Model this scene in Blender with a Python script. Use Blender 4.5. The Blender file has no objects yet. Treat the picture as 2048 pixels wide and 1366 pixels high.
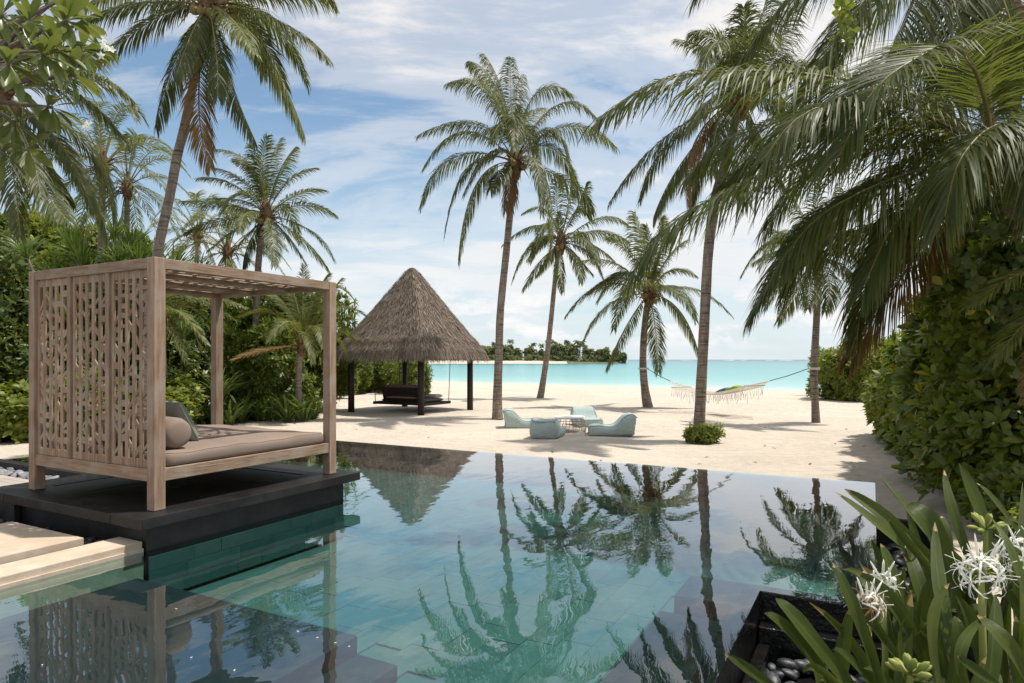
import bpy, math, random
import numpy as np
from mathutils import Vector, Matrix
R = math.radians
random.seed(7)
rng = np.random.default_rng(11)
sc = bpy.context.scene
col = sc.collection

# ------------------------------------------------------------------ camera, sky, sun, exposure
FPX, CX, HY, CH = 1320.0, 1024.0, 719.0, 1.6
cam_d = bpy.data.cameras.new('camera'); cam = bpy.data.objects.new('camera', cam_d); col.objects.link(cam)
cam.location = (0, 0, CH); cam.rotation_euler = (R(90), 0, 0)
cam_d.sensor_width = 36; cam_d.lens = 36 * FPX / 2048; cam_d.shift_y = 36 / 2048
cam_d.clip_start = 0.05; cam_d.clip_end = 40000
sc.camera = cam

SUN_EL, SUN_AZ = R(66), R(7)               # azimuth measured from +X towards +Y
SUN = Vector((math.cos(SUN_EL) * math.cos(SUN_AZ), math.cos(SUN_EL) * math.sin(SUN_AZ), math.sin(SUN_EL)))
w = bpy.data.worlds.new('World'); sc.world = w; w.use_nodes = True
nt = w.node_tree; nt.nodes.clear()
def nd(nt, t, **kw):
    n = nt.nodes.new(t)
    for k, v in kw.items(): setattr(n, k, v)
    return n
def lk(nt, a, b): nt.links.new(a, b)
def mth(nt, op, a, b=None, clamp=False):
    n = nd(nt, 'ShaderNodeMath', operation=op, use_clamp=clamp)
    for i, v in enumerate((a, b)):
        if v is None: continue
        if isinstance(v, (int, float)): n.inputs[i].default_value = v
        else: lk(nt, v, n.inputs[i])
    return n.outputs[0]
def ramp(nt, fac, stops, interp='LINEAR'):
    n = nd(nt, 'ShaderNodeValToRGB'); cr = n.color_ramp; cr.interpolation = interp
    while len(cr.elements) < len(stops): cr.elements.new(0.5)
    for e, (p, c) in zip(cr.elements, stops):
        e.position = p; e.color = (c, c, c, 1) if isinstance(c, (int, float)) else (*c, 1)
    lk(nt, fac, n.inputs[0]); return n.outputs[0]
def mixc(nt, fac, a, b, mode='MIX'):
    n = nd(nt, 'ShaderNodeMix', data_type='RGBA', blend_type=mode)
    for s, v in ((n.inputs[0], fac), (n.inputs[6], a), (n.inputs[7], b)):
        if isinstance(v, (int, float)): s.default_value = v
        elif isinstance(v, tuple): s.default_value = (*v, 1)
        else: lk(nt, v, s)
    return n.outputs[2]
def noise(nt, vec, scale, detail=4, rough=0.55, dist=0.0):
    n = nd(nt, 'ShaderNodeTexNoise'); n.inputs['Scale'].default_value = scale; n.inputs['Detail'].default_value = detail
    n.inputs['Roughness'].default_value = rough; n.inputs['Distortion'].default_value = dist
    if vec is not None: lk(nt, vec, n.inputs['Vector'])
    return n.outputs['Fac']
def mapping(nt, vec, scale=(1, 1, 1), loc=(0, 0, 0), rot=(0, 0, 0)):
    n = nd(nt, 'ShaderNodeMapping'); n.inputs['Scale'].default_value = scale; n.inputs['Location'].default_value = loc
    n.inputs['Rotation'].default_value = rot; lk(nt, vec, n.inputs['Vector']); return n.outputs[0]

sky = nd(nt, 'ShaderNodeTexSky', sky_type='NISHITA', sun_disc=False, sun_elevation=SUN_EL,
         sun_rotation=math.pi / 2 - SUN_AZ, altitude=0, air_density=1.0, dust_density=0.6, ozone_density=1.2)
tc = nd(nt, 'ShaderNodeTexCoord')
sep = nd(nt, 'ShaderNodeSeparateXYZ'); lk(nt, tc.outputs['Generated'], sep.inputs[0])
zz = mth(nt, 'ADD', mth(nt, 'MAXIMUM', sep.outputs[2], 0.0), 0.34)
cmb = nd(nt, 'ShaderNodeCombineXYZ')
lk(nt, mth(nt, 'DIVIDE', sep.outputs[0], zz), cmb.inputs[0]); lk(nt, mth(nt, 'DIVIDE', sep.outputs[1], zz), cmb.inputs[1])
v1 = mapping(nt, cmb.outputs[0], (0.8, 1.35, 1), (3.1, 1.35, 0), (0, 0, R(14)))
cl = noise(nt, v1, 1.15, 8, 0.6, 0.55)
v2 = mapping(nt, cmb.outputs[0], (0.9, 2.6, 1), (7.3, 2.0, 0), (0, 0, R(-9)))
cl2 = noise(nt, v2, 2.3, 8, 0.65, 0.7)
cirrus = ramp(nt, mth(nt, 'ADD', mth(nt, 'MULTIPLY', cl, 0.72), mth(nt, 'MULTIPLY', cl2, 0.28)), [(0.38, 0.08), (0.47, 0.45), (0.57, 0.95)], 'EASE')
low = ramp(nt, sep.outputs[2], [(0.0, 0.75), (0.10, 0.45), (0.34, 0.0)])
v3 = mapping(nt, tc.outputs['Generated'], (7, 7, 17), (0.4, 2.2, 0.1))
cu = noise(nt, v3, 1.5, 8, 0.6, 0.15)
cum = mth(nt, 'MULTIPLY', ramp(nt, cu, [(0.49, 0.0), (0.56, 1.0)]), ramp(nt, sep.outputs[2], [(0.012, 0.0), (0.03, 1.0), (0.07, 1.0), (0.15, 0.0)]))
cumcol = ramp(nt, cu, [(0.49, (7.2, 7.7, 8.2)), (0.64, (9.2, 9.0, 8.8))])
base = mixc(nt, cirrus, mixc(nt, 1.0, sky.outputs[0], (0.95, 1.22, 1.26), 'MULTIPLY'), (8.6, 8.35, 8.15))
base = mixc(nt, low, base, (6.6, 7.5, 8.1))
skyc = mixc(nt, mth(nt, 'MULTIPLY', cum, 0.9), base, cumcol)
bg = nd(nt, 'ShaderNodeBackground'); bg.inputs[1].default_value = 0.095; lk(nt, skyc, bg.inputs[0])
wo = nd(nt, 'ShaderNodeOutputWorld'); lk(nt, bg.outputs[0], wo.inputs[0])

sun_d = bpy.data.lights.new('sun', 'SUN'); sun_d.energy = 4.2; sun_d.angle = R(0.9); sun_d.color = (1.0, 0.935, 0.845)
sun = bpy.data.objects.new('sun', sun_d); col.objects.link(sun); sun.location = SUN * 60
sun.rotation_euler = (-SUN).to_track_quat('-Z', 'Y').to_euler()
sc.view_settings.view_transform = 'Standard'; sc.view_settings.look = 'None'
sc.view_settings.exposure = 0.25; sc.view_settings.gamma = 1.0; sc.view_settings.use_curve_mapping = False
sc.render.engine = 'CYCLES'
cy = sc.cycles; cy.use_denoising = True; cy.max_bounces = 8; cy.diffuse_bounces = 3; cy.glossy_bounces = 3
cy.transmission_bounces = 3; cy.transparent_max_bounces = 8; cy.caustics_reflective = False; cy.caustics_refractive = False
cy.sample_clamp_indirect = 6

# ------------------------------------------------------------------ coordinates
TH = math.atan2(1320, 721)                       # pool frame: local x runs along the pool, local y across it
D1 = Vector((math.cos(TH), math.sin(TH), 0)); D2 = Vector((-math.sin(TH), math.cos(TH), 0))
SAND = -0.6
def ab(a, b, z=0.0): return D1 * a + D2 * b + Vector((0, 0, z))
def at(u, v, Y): return Vector(((u - CX) / FPX * Y, Y, CH - (v - HY) / FPX * Y))
def on(u, v, z=SAND):
    Y = (CH - z) * FPX / (v - HY); return at(u, v, Y)

# ------------------------------------------------------------------ materials
MATS = {}
def newmat(name):
    m = bpy.data.materials.new(name); m.use_nodes = True; t = m.node_tree; t.nodes.clear()
    o = nd(t, 'ShaderNodeOutputMaterial'); MATS[name] = m; return m, t, o
def pbsdf(t, rough=0.6, spec=0.5, metal=0.0):
    p = nd(t, 'ShaderNodeBsdfPrincipled'); p.inputs['Roughness'].default_value = rough
    p.inputs['Specular IOR Level'].default_value = spec; p.inputs['Metallic'].default_value = metal; return p
def bump(t, h, dist, strength=1.0):
    b = nd(t, 'ShaderNodeBump'); b.inputs['Distance'].default_value = dist; b.inputs['Strength'].default_value = strength
    lk(t, h, b.inputs['Height']); return b.outputs[0]
def surf(name, c1, c2, scale=6, rough=0.7, spec=0.4, bscale=40, bdist=0.003, stretch=(1, 1, 1), detail=5, c3=None, s3=1.0, obj_var=0.0, metal=0.0, lo=0.35, hi=0.65):
    """two-tone noisy surface with fine relief, in object space"""
    m, t, o = newmat(name); p = pbsdf(t, rough, spec, metal); tcn = nd(t, 'ShaderNodeTexCoord')
    vec = mapping(t, tcn.outputs['Object'], stretch)
    c = ramp(t, noise(t, vec, scale, detail, 0.6), [(lo, c1), (hi, c2)])
    if c3: c = mixc(t, ramp(t, noise(t, tcn.outputs['Object'], s3, 5, 0.6), [(0.45, 0.0), (0.62, 0.8)]), c, c3)
    if obj_var:
        oi = nd(t, 'ShaderNodeObjectInfo')
        f = mth(t, 'ADD', mth(t, 'MULTIPLY', oi.outputs['Random'], 2 * obj_var), 1 - obj_var)
        hs = nd(t, 'ShaderNodeHueSaturation'); lk(t, f, hs.inputs['Value']); lk(t, c, hs.inputs['Color']); c = hs.outputs[0]
    lk(t, c, p.inputs['Base Color'])
    if bdist: lk(t, bump(t, noise(t, vec, bscale, 4, 0.6), bdist), p.inputs['Normal'])
    lk(t, p.outputs[0], o.inputs[0]); return m
def leafm(name, cols, rough=0.42, trans=0.25, spec=0.5, island=True, tcol=None, grain=0, yellow=None):
    """leaf: colour varies per leaf (mesh island) and per plant, some light passes through"""
    m, t, o = newmat(name); p = pbsdf(t, rough, spec)
    oi = nd(t, 'ShaderNodeObjectInfo'); r = oi.outputs['Random']
    if island:
        g = nd(t, 'ShaderNodeNewGeometry'); r = mth(t, 'FRACT', mth(t, 'ADD', g.outputs['Random Per Island'], mth(t, 'MULTIPLY', r, 0.13)))
    n = len(cols); c = ramp(t, r, [(i / max(1, n - 1) * (.955 if yellow else 1), cc) for i, cc in enumerate(cols)] + ([(.97, yellow)] if yellow else []))
    if grain:
        tcn = nd(t, 'ShaderNodeTexCoord')
        c = mixc(t, ramp(t, noise(t, tcn.outputs['Object'], grain, 4), [(0.4, 0.0), (0.7, 0.5)]), c, tuple(x * 0.55 for x in cols[0]))
    lk(t, c, p.inputs['Base Color'])
    tr = nd(t, 'ShaderNodeBsdfTranslucent')
    hs = nd(t, 'ShaderNodeHueSaturation'); hs.inputs['Value'].default_value = 1.7; hs.inputs['Saturation'].default_value = 1.1; lk(t, c, hs.inputs['Color'])
    lk(t, hs.outputs[0] if tcol is None else mixc(t, 0.6, hs.outputs[0], tcol), tr.inputs[0])
    mx = nd(t, 'ShaderNodeMixShader'); mx.inputs[0].default_value = trans
    lk(t, p.outputs[0], mx.inputs[1]); lk(t, tr.outputs[0], mx.inputs[2]); lk(t, mx.outputs[0], o.inputs[0]); return m

for ax, st in (('x', (1.2, 16, 16)), ('y', (16, 1.2, 16)), ('z', (16, 16, 1.2))):
    surf('teak_' + ax, (0.225, 0.142, 0.092), (0.385, 0.272, 0.19), 2.2, 0.75, 0.25, 6, 0.004, st, 7, (0.37, 0.29, 0.225), 3.0, 0.16)
surf('black_stone', (0.0065, 0.006, 0.0065), (0.016, 0.0145, 0.015), 5, 0.5, 0.3, 30, 0.004, c3=(0.025, 0.023, 0.022), s3=2.2, obj_var=0.2)
surf('wet_stone', (0.004, 0.004, 0.004), (0.012, 0.011, 0.011), 6, 0.16, 0.6, 22, 0.012)
surf('cream_stone', (0.50, 0.405, 0.31), (0.60, 0.50, 0.39), 9, 0.8, 0.25, 60, 0.002, c3=(0.47, 0.37, 0.27), s3=1.7, obj_var=0.05)
surf('soil', (0.02, 0.016, 0.012), (0.05, 0.04, 0.03), 14, 0.9, 0.2, 30, 0.02)
surf('dark_wood', (0.014, 0.009, 0.007), (0.032, 0.020, 0.015), 3, 0.55, 0.35, 8, 0.003, (14, 14, 1))
surf('deck_wood', (0.36, 0.31, 0.27), (0.50, 0.44, 0.38), 2.2, 0.8, 0.25, 8, 0.003, (1.2, 16, 16), 6, obj_var=0.12)
surf('taupe_fabric', (0.235, 0.178, 0.142), (0.27, 0.205, 0.165), 3, 0.9, 0.15, 420, 0.0012)
surf('sage_fabric', (0.20, 0.195, 0.165), (0.26, 0.25, 0.215), 60, 0.9, 0.15, 400, 0.001)
def mint():
    m, t, o = newmat('mint_fabric'); p = pbsdf(t, 0.88, 0.15); tcn = nd(t, 'ShaderNodeTexCoord'); ob = tcn.outputs['Object']
    w_ = nd(t, 'ShaderNodeTexWave', wave_type='BANDS', bands_direction='DIAGONAL'); w_.inputs['Scale'].default_value = 9; w_.inputs['Distortion'].default_value = .4; lk(t, mapping(t, ob, (1, 1, 0.05)), w_.inputs['Vector'])
    c = mixc(t, ramp(t, w_.outputs['Fac'], [(0.35, 0.0), (0.8, 1.0)]), (0.365, 0.455, 0.44), (0.42, 0.505, 0.49))
    c = mixc(t, ramp(t, noise(t, ob, 3, 4), [(0.45, 0.0), (0.7, 0.45)]), c, (0.40, 0.42, 0.38))
    lk(t, c, p.inputs['Base Color']); lk(t, bump(t, noise(t, mapping(t, ob, (1, 1, 2.2)), 5, 4, 0.6, 1.5), 0.05, 0.8), p.inputs['Normal']); lk(t, p.outputs[0], o.inputs[0])
mint()
surf('mint_piping', (0.13, 0.19, 0.19), (0.17, 0.23, 0.23), 9, 0.8, 0.2, 90, 0.0)
surf('green_piping', (0.20, 0.32, 0.22), (0.26, 0.38, 0.27), 9, 0.8, 0.2, 90, 0.0)
surf('lilac_fabric', (0.50, 0.47, 0.52), (0.58, 0.55, 0.60), 9, 0.9, 0.1, 300, 0.002)
surf('white_paint', (0.78, 0.79, 0.78), (0.84, 0.84, 0.83), 4, 0.35, 0.5, 40, 0.0)
surf('wire_metal', (0.20, 0.165, 0.125), (0.30, 0.25, 0.20), 12, 0.5, 0.4, 60, 0.0)
surf('rope', (0.50, 0.46, 0.40), (0.62, 0.58, 0.50), 30, 0.9, 0.1, 200, 0.001)
surf('dark_rope', (0.05, 0.045, 0.04), (0.09, 0.08, 0.07), 30, 0.9, 0.1, 200, 0.001)
surf('cotton', (0.62, 0.58, 0.51), (0.74, 0.70, 0.63), 14, 0.9, 0.1, 200, 0.001)
surf('blue_cotton', (0.06, 0.13, 0.19), (0.10, 0.19, 0.26), 14, 0.9, 0.1, 200, 0.001)
surf('lime_cotton', (0.24, 0.30, 0.03), (0.32, 0.38, 0.06), 14, 0.9, 0.1, 200, 0.001)
surf('pebble_dark', (0.020, 0.021, 0.024), (0.075, 0.08, 0.09), 5, 0.35, 0.5, 60, 0.001, obj_var=0.6)
surf('pebble_grey', (0.16, 0.16, 0.17), (0.30, 0.30, 0.31), 5, 0.6, 0.4, 60, 0.001, obj_var=0.4)
surf('thatch_base', (0.10, 0.078, 0.06), (0.16, 0.125, 0.095), 20, 0.95, 0.1, 60, 0.02)
leafm('thatch', [(0.09, 0.07, 0.055), (0.25, 0.20, 0.16), (0.16, 0.125, 0.095), (0.38, 0.32, 0.26), (0.12, 0.09, 0.07), (0.28, 0.235, 0.19)], 0.8, 0.05, 0.2)
leafm('palm_leaf', [(0.046, 0.066, 0.018), (0.082, 0.100, 0.028), (0.062, 0.082, 0.024), (0.118, 0.122, 0.044)], 0.48, 0.34, 0.35, tcol=(0.24, 0.28, 0.035))
leafm('palm_leaf_young', [(0.075, 0.10, 0.025), (0.12, 0.14, 0.038), (0.095, 0.12, 0.03), (0.16, 0.16, 0.05)], 0.48, 0.34, 0.35, tcol=(0.30, 0.32, 0.05))
leafm('palm_leaf_dry', [(0.16, 0.10, 0.04), (0.24, 0.14, 0.045), (0.20, 0.13, 0.06), (0.12, 0.08, 0.04)], 0.6, 0.25, 0.3)
surf('palm_rachis', (0.16, 0.145, 0.045), (0.26, 0.21, 0.075), 5, 0.5, 0.4, 30, 0.002, obj_var=0.2)
surf('crown_fibre', (0.085, 0.05, 0.028), (0.20, 0.125, 0.07), 9, 0.9, 0.1, 30, 0.01)
surf('coconut_husk', (0.16, 0.12, 0.04), (0.24, 0.17, 0.07), 6, 0.6, 0.3, 30, 0.002)
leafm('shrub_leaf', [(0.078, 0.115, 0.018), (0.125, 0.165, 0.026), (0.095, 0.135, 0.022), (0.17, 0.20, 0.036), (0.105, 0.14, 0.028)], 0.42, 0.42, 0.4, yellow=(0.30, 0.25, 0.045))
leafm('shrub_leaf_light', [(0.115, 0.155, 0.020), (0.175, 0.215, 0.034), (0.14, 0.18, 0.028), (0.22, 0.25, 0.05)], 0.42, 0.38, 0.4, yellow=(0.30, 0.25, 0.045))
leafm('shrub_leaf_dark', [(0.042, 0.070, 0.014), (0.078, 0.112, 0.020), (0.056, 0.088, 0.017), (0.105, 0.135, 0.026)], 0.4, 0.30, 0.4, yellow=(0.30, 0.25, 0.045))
leafm('strap_leaf', [(0.068, 0.112, 0.024), (0.112, 0.165, 0.036), (0.150, 0.203, 0.053), (0.090, 0.135, 0.030)], 0.38, 0.25, 0.5)
leafm('lily_leaf', [(0.052, 0.080, 0.012), (0.078, 0.108, 0.017), (0.064, 0.092, 0.015), (0.11, 0.135, 0.026)], 0.42, 0.24, 0.35, island=False, grain=7)
def lily_mat():
    m = MATS['lily_leaf']; t = m.node_tree; p = next(n for n in t.nodes if n.type == 'BSDF_PRINCIPLED'); uv = nd(t, 'ShaderNodeUVMap'); sx = nd(t, 'ShaderNodeSeparateXYZ'); lk(t, uv.outputs[0], sx.inputs[0])
    v = mth(t, 'SINE', mth(t, 'MULTIPLY', sx.outputs[0], 95.0)); mid = mth(t, 'ABSOLUTE', mth(t, 'SUBTRACT', sx.outputs[0], 0.5))
    src = p.inputs['Base Color'].links[0].from_socket; tcn = nd(t, 'ShaderNodeTexCoord')
    c = mixc(t, mth(t, 'ADD', mth(t, 'MULTIPLY', v, 0.10), 0.10), src, (0.13, 0.16, 0.03))
    c = mixc(t, ramp(t, mid, [(0.0, 0.55), (0.07, 0.0)]), c, (0.14, 0.18, 0.04))
    c = mixc(t, ramp(t, noise(t, tcn.outputs['Object'], 38, 3, 0.7), [(0.66, 0.0), (0.74, 0.55)]), c, (0.12, 0.08, 0.03))
    lk(t, c, p.inputs['Base Color']); lk(t, bump(t, v, 0.0008, 0.8), p.inputs['Normal'])
lily_mat()
leafm('lily_tip', [(0.20, 0.14, 0.04), (0.25, 0.17, 0.05)], 0.5, 0.15, 0.4, island=False)
leafm('petal', [(0.78, 0.78, 0.72), (0.84, 0.84, 0.80)], 0.5, 0.3, 0.3, island=False)
leafm('petal_old', [(0.42, 0.28, 0.15), (0.30, 0.17, 0.08)], 0.6, 0.2, 0.3, island=False)
leafm('bud', [(0.24, 0.29, 0.06), (0.34, 0.36, 0.10)], 0.45, 0.2, 0.4, island=False)
leafm('frangipani_leaf', [(0.065, 0.10, 0.022), (0.10, 0.135, 0.032), (0.135, 0.165, 0.04), (0.08, 0.11, 0.026)], 0.32, 0.32, 0.55, island=False, tcol=(0.30, 0.34, 0.06))
leafm('island_leaf', [(0.13, 0.155, 0.07), (0.18, 0.20, 0.09), (0.15, 0.175, 0.08), (0.22, 0.225, 0.11)], 0.7, 0.4, 0.15)
surf('bark', (0.10, 0.08, 0.065), (0.20, 0.165, 0.135), 5, 0.85, 0.2, 16, 0.01)
surf('island_ground', (0.10, 0.11, 0.06), (0.16, 0.16, 0.09), 0.2, 0.9, 0.1, 1, 0.0)

def trunk_mat():
    m, t, o = newmat('palm_trunk'); p = pbsdf(t, 0.85, 0.2); tcn = nd(t, 'ShaderNodeTexCoord')
    v = mapping(t, tcn.outputs['Object'], (5, 5, 1.2)); vr = mapping(t, tcn.outputs['Object'], (1.4, 1.4, 22))
    c = ramp(t, noise(t, v, 2.2, 6, 0.6), [(0.3, (0.16, 0.125, 0.10)), (0.6, (0.30, 0.245, 0.20)), (0.75, (0.36, 0.30, 0.25))])
    rings = noise(t, vr, 1.0, 5, 0.65)
    c = mixc(t, ramp(t, rings, [(0.50, 0.0), (0.64, 0.85)]), c, (0.05, 0.038, 0.03))
    lk(t, c, p.inputs['Base Color']); lk(t, bump(t, rings, 0.03), p.inputs['Normal']); lk(t, p.outputs[0], o.inputs[0])
trunk_mat()
def sand_mat():
    m, t, o = newmat('sand'); p = pbsdf(t, 0.95, 0.1); tcn = nd(t, 'ShaderNodeTexCoord'); ob = tcn.outputs['Object']
    big = noise(t, ob, 0.35, 6, 0.6); fine = noise(t, ob, 60, 4, 0.7); mid = noise(t, mapping(t, ob, (0.5, 1.6, 1), (0, 0, 0), (0, 0, R(28))), 2.2, 6, 0.65, 0.6)
    c = ramp(t, big, [(0.3, (0.56, 0.49, 0.405)), (0.7, (0.64, 0.565, 0.475))])
    c = mixc(t, ramp(t, mid, [(0.45, 0.0), (0.7, 0.35)]), c, (0.47, 0.40, 0.315))
    c = mixc(t, ramp(t, fine, [(0.3, 0.25), (0.5, 0.0)]), c, (0.40, 0.33, 0.25))
    sz = nd(t, 'ShaderNodeSeparateXYZ'); lk(t, ob, sz.inputs[0])       # sand is wet where the sea reaches it
    c = mixc(t, mth(t, 'MULTIPLY', mth(t, 'SUBTRACT', mth(t, 'MULTIPLY', sz.outputs[2], -1.0), 1.10), 6.0, True), c, (0.33, 0.29, 0.23))
    lk(t, c, p.inputs['Base Color'])
    w_ = nd(t, 'ShaderNodeTexWave', wave_type='BANDS'); w_.inputs['Scale'].default_value = 3.2; w_.inputs['Distortion'].default_value = 9; w_.inputs['Detail'].default_value = 3
    w_.inputs['Detail Scale'].default_value = 0.7; lk(t, mapping(t, ob, (0.35, 1.0, 1), (0, 0, 0), (0, 0, R(20))), w_.inputs['Vector'])
    h = mth(t, 'ADD', mth(t, 'MULTIPLY', mid, 1.3), mth(t, 'ADD', mth(t, 'MULTIPLY', w_.outputs['Fac'], 0.07), mth(t, 'MULTIPLY', noise(t, ob, 9, 6, 0.7), 0.6)))
    vo = nd(t, 'ShaderNodeTexVoronoi', feature='SMOOTH_F1'); vo.inputs['Scale'].default_value = 2.3; vo.inputs['Smoothness'].default_value = 0.6; vo.inputs['Randomness'].default_value = 1.0
    vv_ = nd(t, 'ShaderNodeVectorMath', operation='ADD'); lk(t, ob, vv_.inputs[0]); nz = nd(t, 'ShaderNodeTexNoise'); nz.inputs['Scale'].default_value = 1.3; lk(t, ob, nz.inputs['Vector']); lk(t, nz.outputs['Color'], vv_.inputs[1]); lk(t, vv_.outputs[0], vo.inputs['Vector'])
    trod = mth(t, 'MULTIPLY', vo.outputs['Distance'], ramp(t, noise(t, ob, 0.25, 3), [(0.38, 0.1), (0.6, 1.2)]))
    h = mth(t, 'ADD', h, trod)
    b1 = bump(t, h, 0.085, 0.9); lk(t, b1, p.inputs['Normal']); lk(t, p.outputs[0], o.inputs[0])
sand_mat()
def sea_mat():
    m, t, o = newmat('sea'); p = pbsdf(t, 0.2, 0.08); tcn = nd(t, 'ShaderNodeTexCoord'); ob = tcn.outputs['Object']
    s = nd(t, 'ShaderNodeVectorMath', operation='DOT_PRODUCT'); lk(t, ob, s.inputs[0]); s.inputs[1].default_value = (0.582, 0.812, 0)
    wig = mth(t, 'MULTIPLY', mth(t, 'SUBTRACT', noise(t, mapping(t, ob, (0.012, 0.03, 1)), 1.0, 5), 0.5), 1.3)
    lg = mth(t, 'ADD', mth(t, 'LOGARITHM', mth(t, 'MAXIMUM', mth(t, 'SUBTRACT', s.outputs['Value'], 57.0), 1.0), 10.0), mth(t, 'MULTIPLY', wig, 0.35))
    f = mth(t, 'DIVIDE', lg, 4.0)
    c = ramp(t, f, [(0.2, (0.47, 0.56, 0.50)), (0.29, (0.24, 0.47, 0.45)), (0.42, (0.12, 0.37, 0.37)), (0.58, (0.065, 0.29, 0.31)), (0.70, (0.04, 0.22, 0.26)), (0.82, (0.015, 0.09, 0.14))])
    lk(t, c, p.inputs['Base Color'])
    lk(t, bump(t, noise(t, mapping(t, ob, (0.5, 1.3, 1)), 1.2, 5, 0.6), 0.10, 0.6), p.inputs['Normal']); lk(t, p.outputs[0], o.inputs[0])
sea_mat()
def pool_mat():
    m, t, o = newmat('pool_water'); tcn = nd(t, 'ShaderNodeTexCoord'); ob = tcn.outputs['Object']
    h = mth(t, 'ADD', mth(t, 'MULTIPLY', noise(t, mapping(t, ob, (0.7, 1.6, 1), (0, 0, 0), (0, 0, R(-20))), 2.6, 2, 0.4), 1.0), mth(t, 'MULTIPLY', noise(t, ob, 9, 2, 0.5), 0.10))
    n = bump(t, h, 0.0024, 1.0)
    fr = nd(t, 'ShaderNodeFresnel'); fr.inputs[0].default_value = 1.45; lk(t, n, fr.inputs['Normal'])
    tr = nd(t, 'ShaderNodeBsdfTransparent'); tr.inputs[0].default_value = (0.60, 0.92, 0.90, 1)
    gl = nd(t, 'ShaderNodeBsdfGlossy'); gl.inputs['Roughness'].default_value = 0.0; lk(t, n, gl.inputs['Normal']); gl.inputs[0].default_value = (0.93, 0.94, 0.97, 1)
    mx = nd(t, 'ShaderNodeMixShader'); lk(t, mth(t, 'MINIMUM', mth(t, 'MULTIPLY', fr.outputs[0], 1.8), 0.90), mx.inputs[0]); lk(t, tr.outputs[0], mx.inputs[1]); lk(t, gl.outputs[0], mx.inputs[2]); lk(t, mx.outputs[0], o.inputs[0])
pool_mat()
def tile_mat(name, cols, rough=0.6):
    m, t, o = newmat(name); p = pbsdf(t, rough, 0.3); tcn = nd(t, 'ShaderNodeTexCoord')
    g = nd(t, 'ShaderNodeNewGeometry'); oi = nd(t, 'ShaderNodeObjectInfo')
    r = mth(t, 'FRACT', mth(t, 'MULTIPLY', mth(t, 'ADD', g.outputs['Random Per Island'], oi.outputs['Random']), 7.31))
    c = ramp(t, r, [(i / (len(cols) - 1), cc) for i, cc in enumerate(cols)])
    c = mixc(t, ramp(t, noise(t, tcn.outputs['Object'], 9, 6, 0.65), [(0.4, 0.0), (0.75, 0.5)]), c, tuple(x * 0.6 for x in cols[0]))
    lk(t, c, p.inputs['Base Color']); lk(t, p.outputs[0], o.inputs[0])
tile_mat('pool_tile', [(0.078, 0.135, 0.130), (0.098, 0.160, 0.155), (0.125, 0.168, 0.152), (0.084, 0.150, 0.148), (0.115, 0.148, 0.128), (0.068, 0.122, 0.120)])
tile_mat('slate_tile', [(0.022, 0.025, 0.032), (0.03, 0.034, 0.042), (0.02, 0.022, 0.028)])
# ------------------------------------------------------------------ mesh helpers
def M(n): return MATS[n]
def link(o, parent=None):
    col.objects.link(o)
    if parent is not None: o.parent = parent
    return o
def tag(o, label=None, cat=None, group=None, kind=None):
    for k, v in (('label', label), ('category', cat), ('group', group), ('kind', kind)):
        if v: o[k] = v
    return o
def empty(name, loc=(0, 0, 0), rz=0.0, **kw):
    o = bpy.data.objects.new(name, None); o.location = loc; o.rotation_euler = (0, 0, rz); o.empty_display_size = 0.2
    return tag(link(o), **kw)
def mesh_np(name, V, F4=None, F3=None, smooth=False, mat_idx=None):
    V = np.asarray(V, dtype=np.float32).reshape(-1, 3); me = bpy.data.meshes.new(name)
    F4 = np.zeros((0, 4), np.int32) if F4 is None else np.asarray(F4, np.int32).reshape(-1, 4)
    F3 = np.zeros((0, 3), np.int32) if F3 is None else np.asarray(F3, np.int32).reshape(-1, 3)
    me.vertices.add(len(V)); me.vertices.foreach_set('co', V.ravel())
    nl = F4.size + F3.size; me.loops.add(nl); me.loops.foreach_set('vertex_index', np.concatenate([F4.ravel(), F3.ravel()]))
    np_ = len(F4) + len(F3); me.polygons.add(np_)
    st = np.concatenate([np.arange(len(F4)) * 4, F4.size + np.arange(len(F3)) * 3]).astype(np.int32)
    me.polygons.foreach_set('loop_start', st)
    if mat_idx is not None: me.polygons.foreach_set('material_index', np.asarray(mat_idx, np.int32))
    if smooth: me.polygons.foreach_set('use_smooth', np.ones(np_, bool))
    me.update(calc_edges=True); me.validate(); return me
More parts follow.
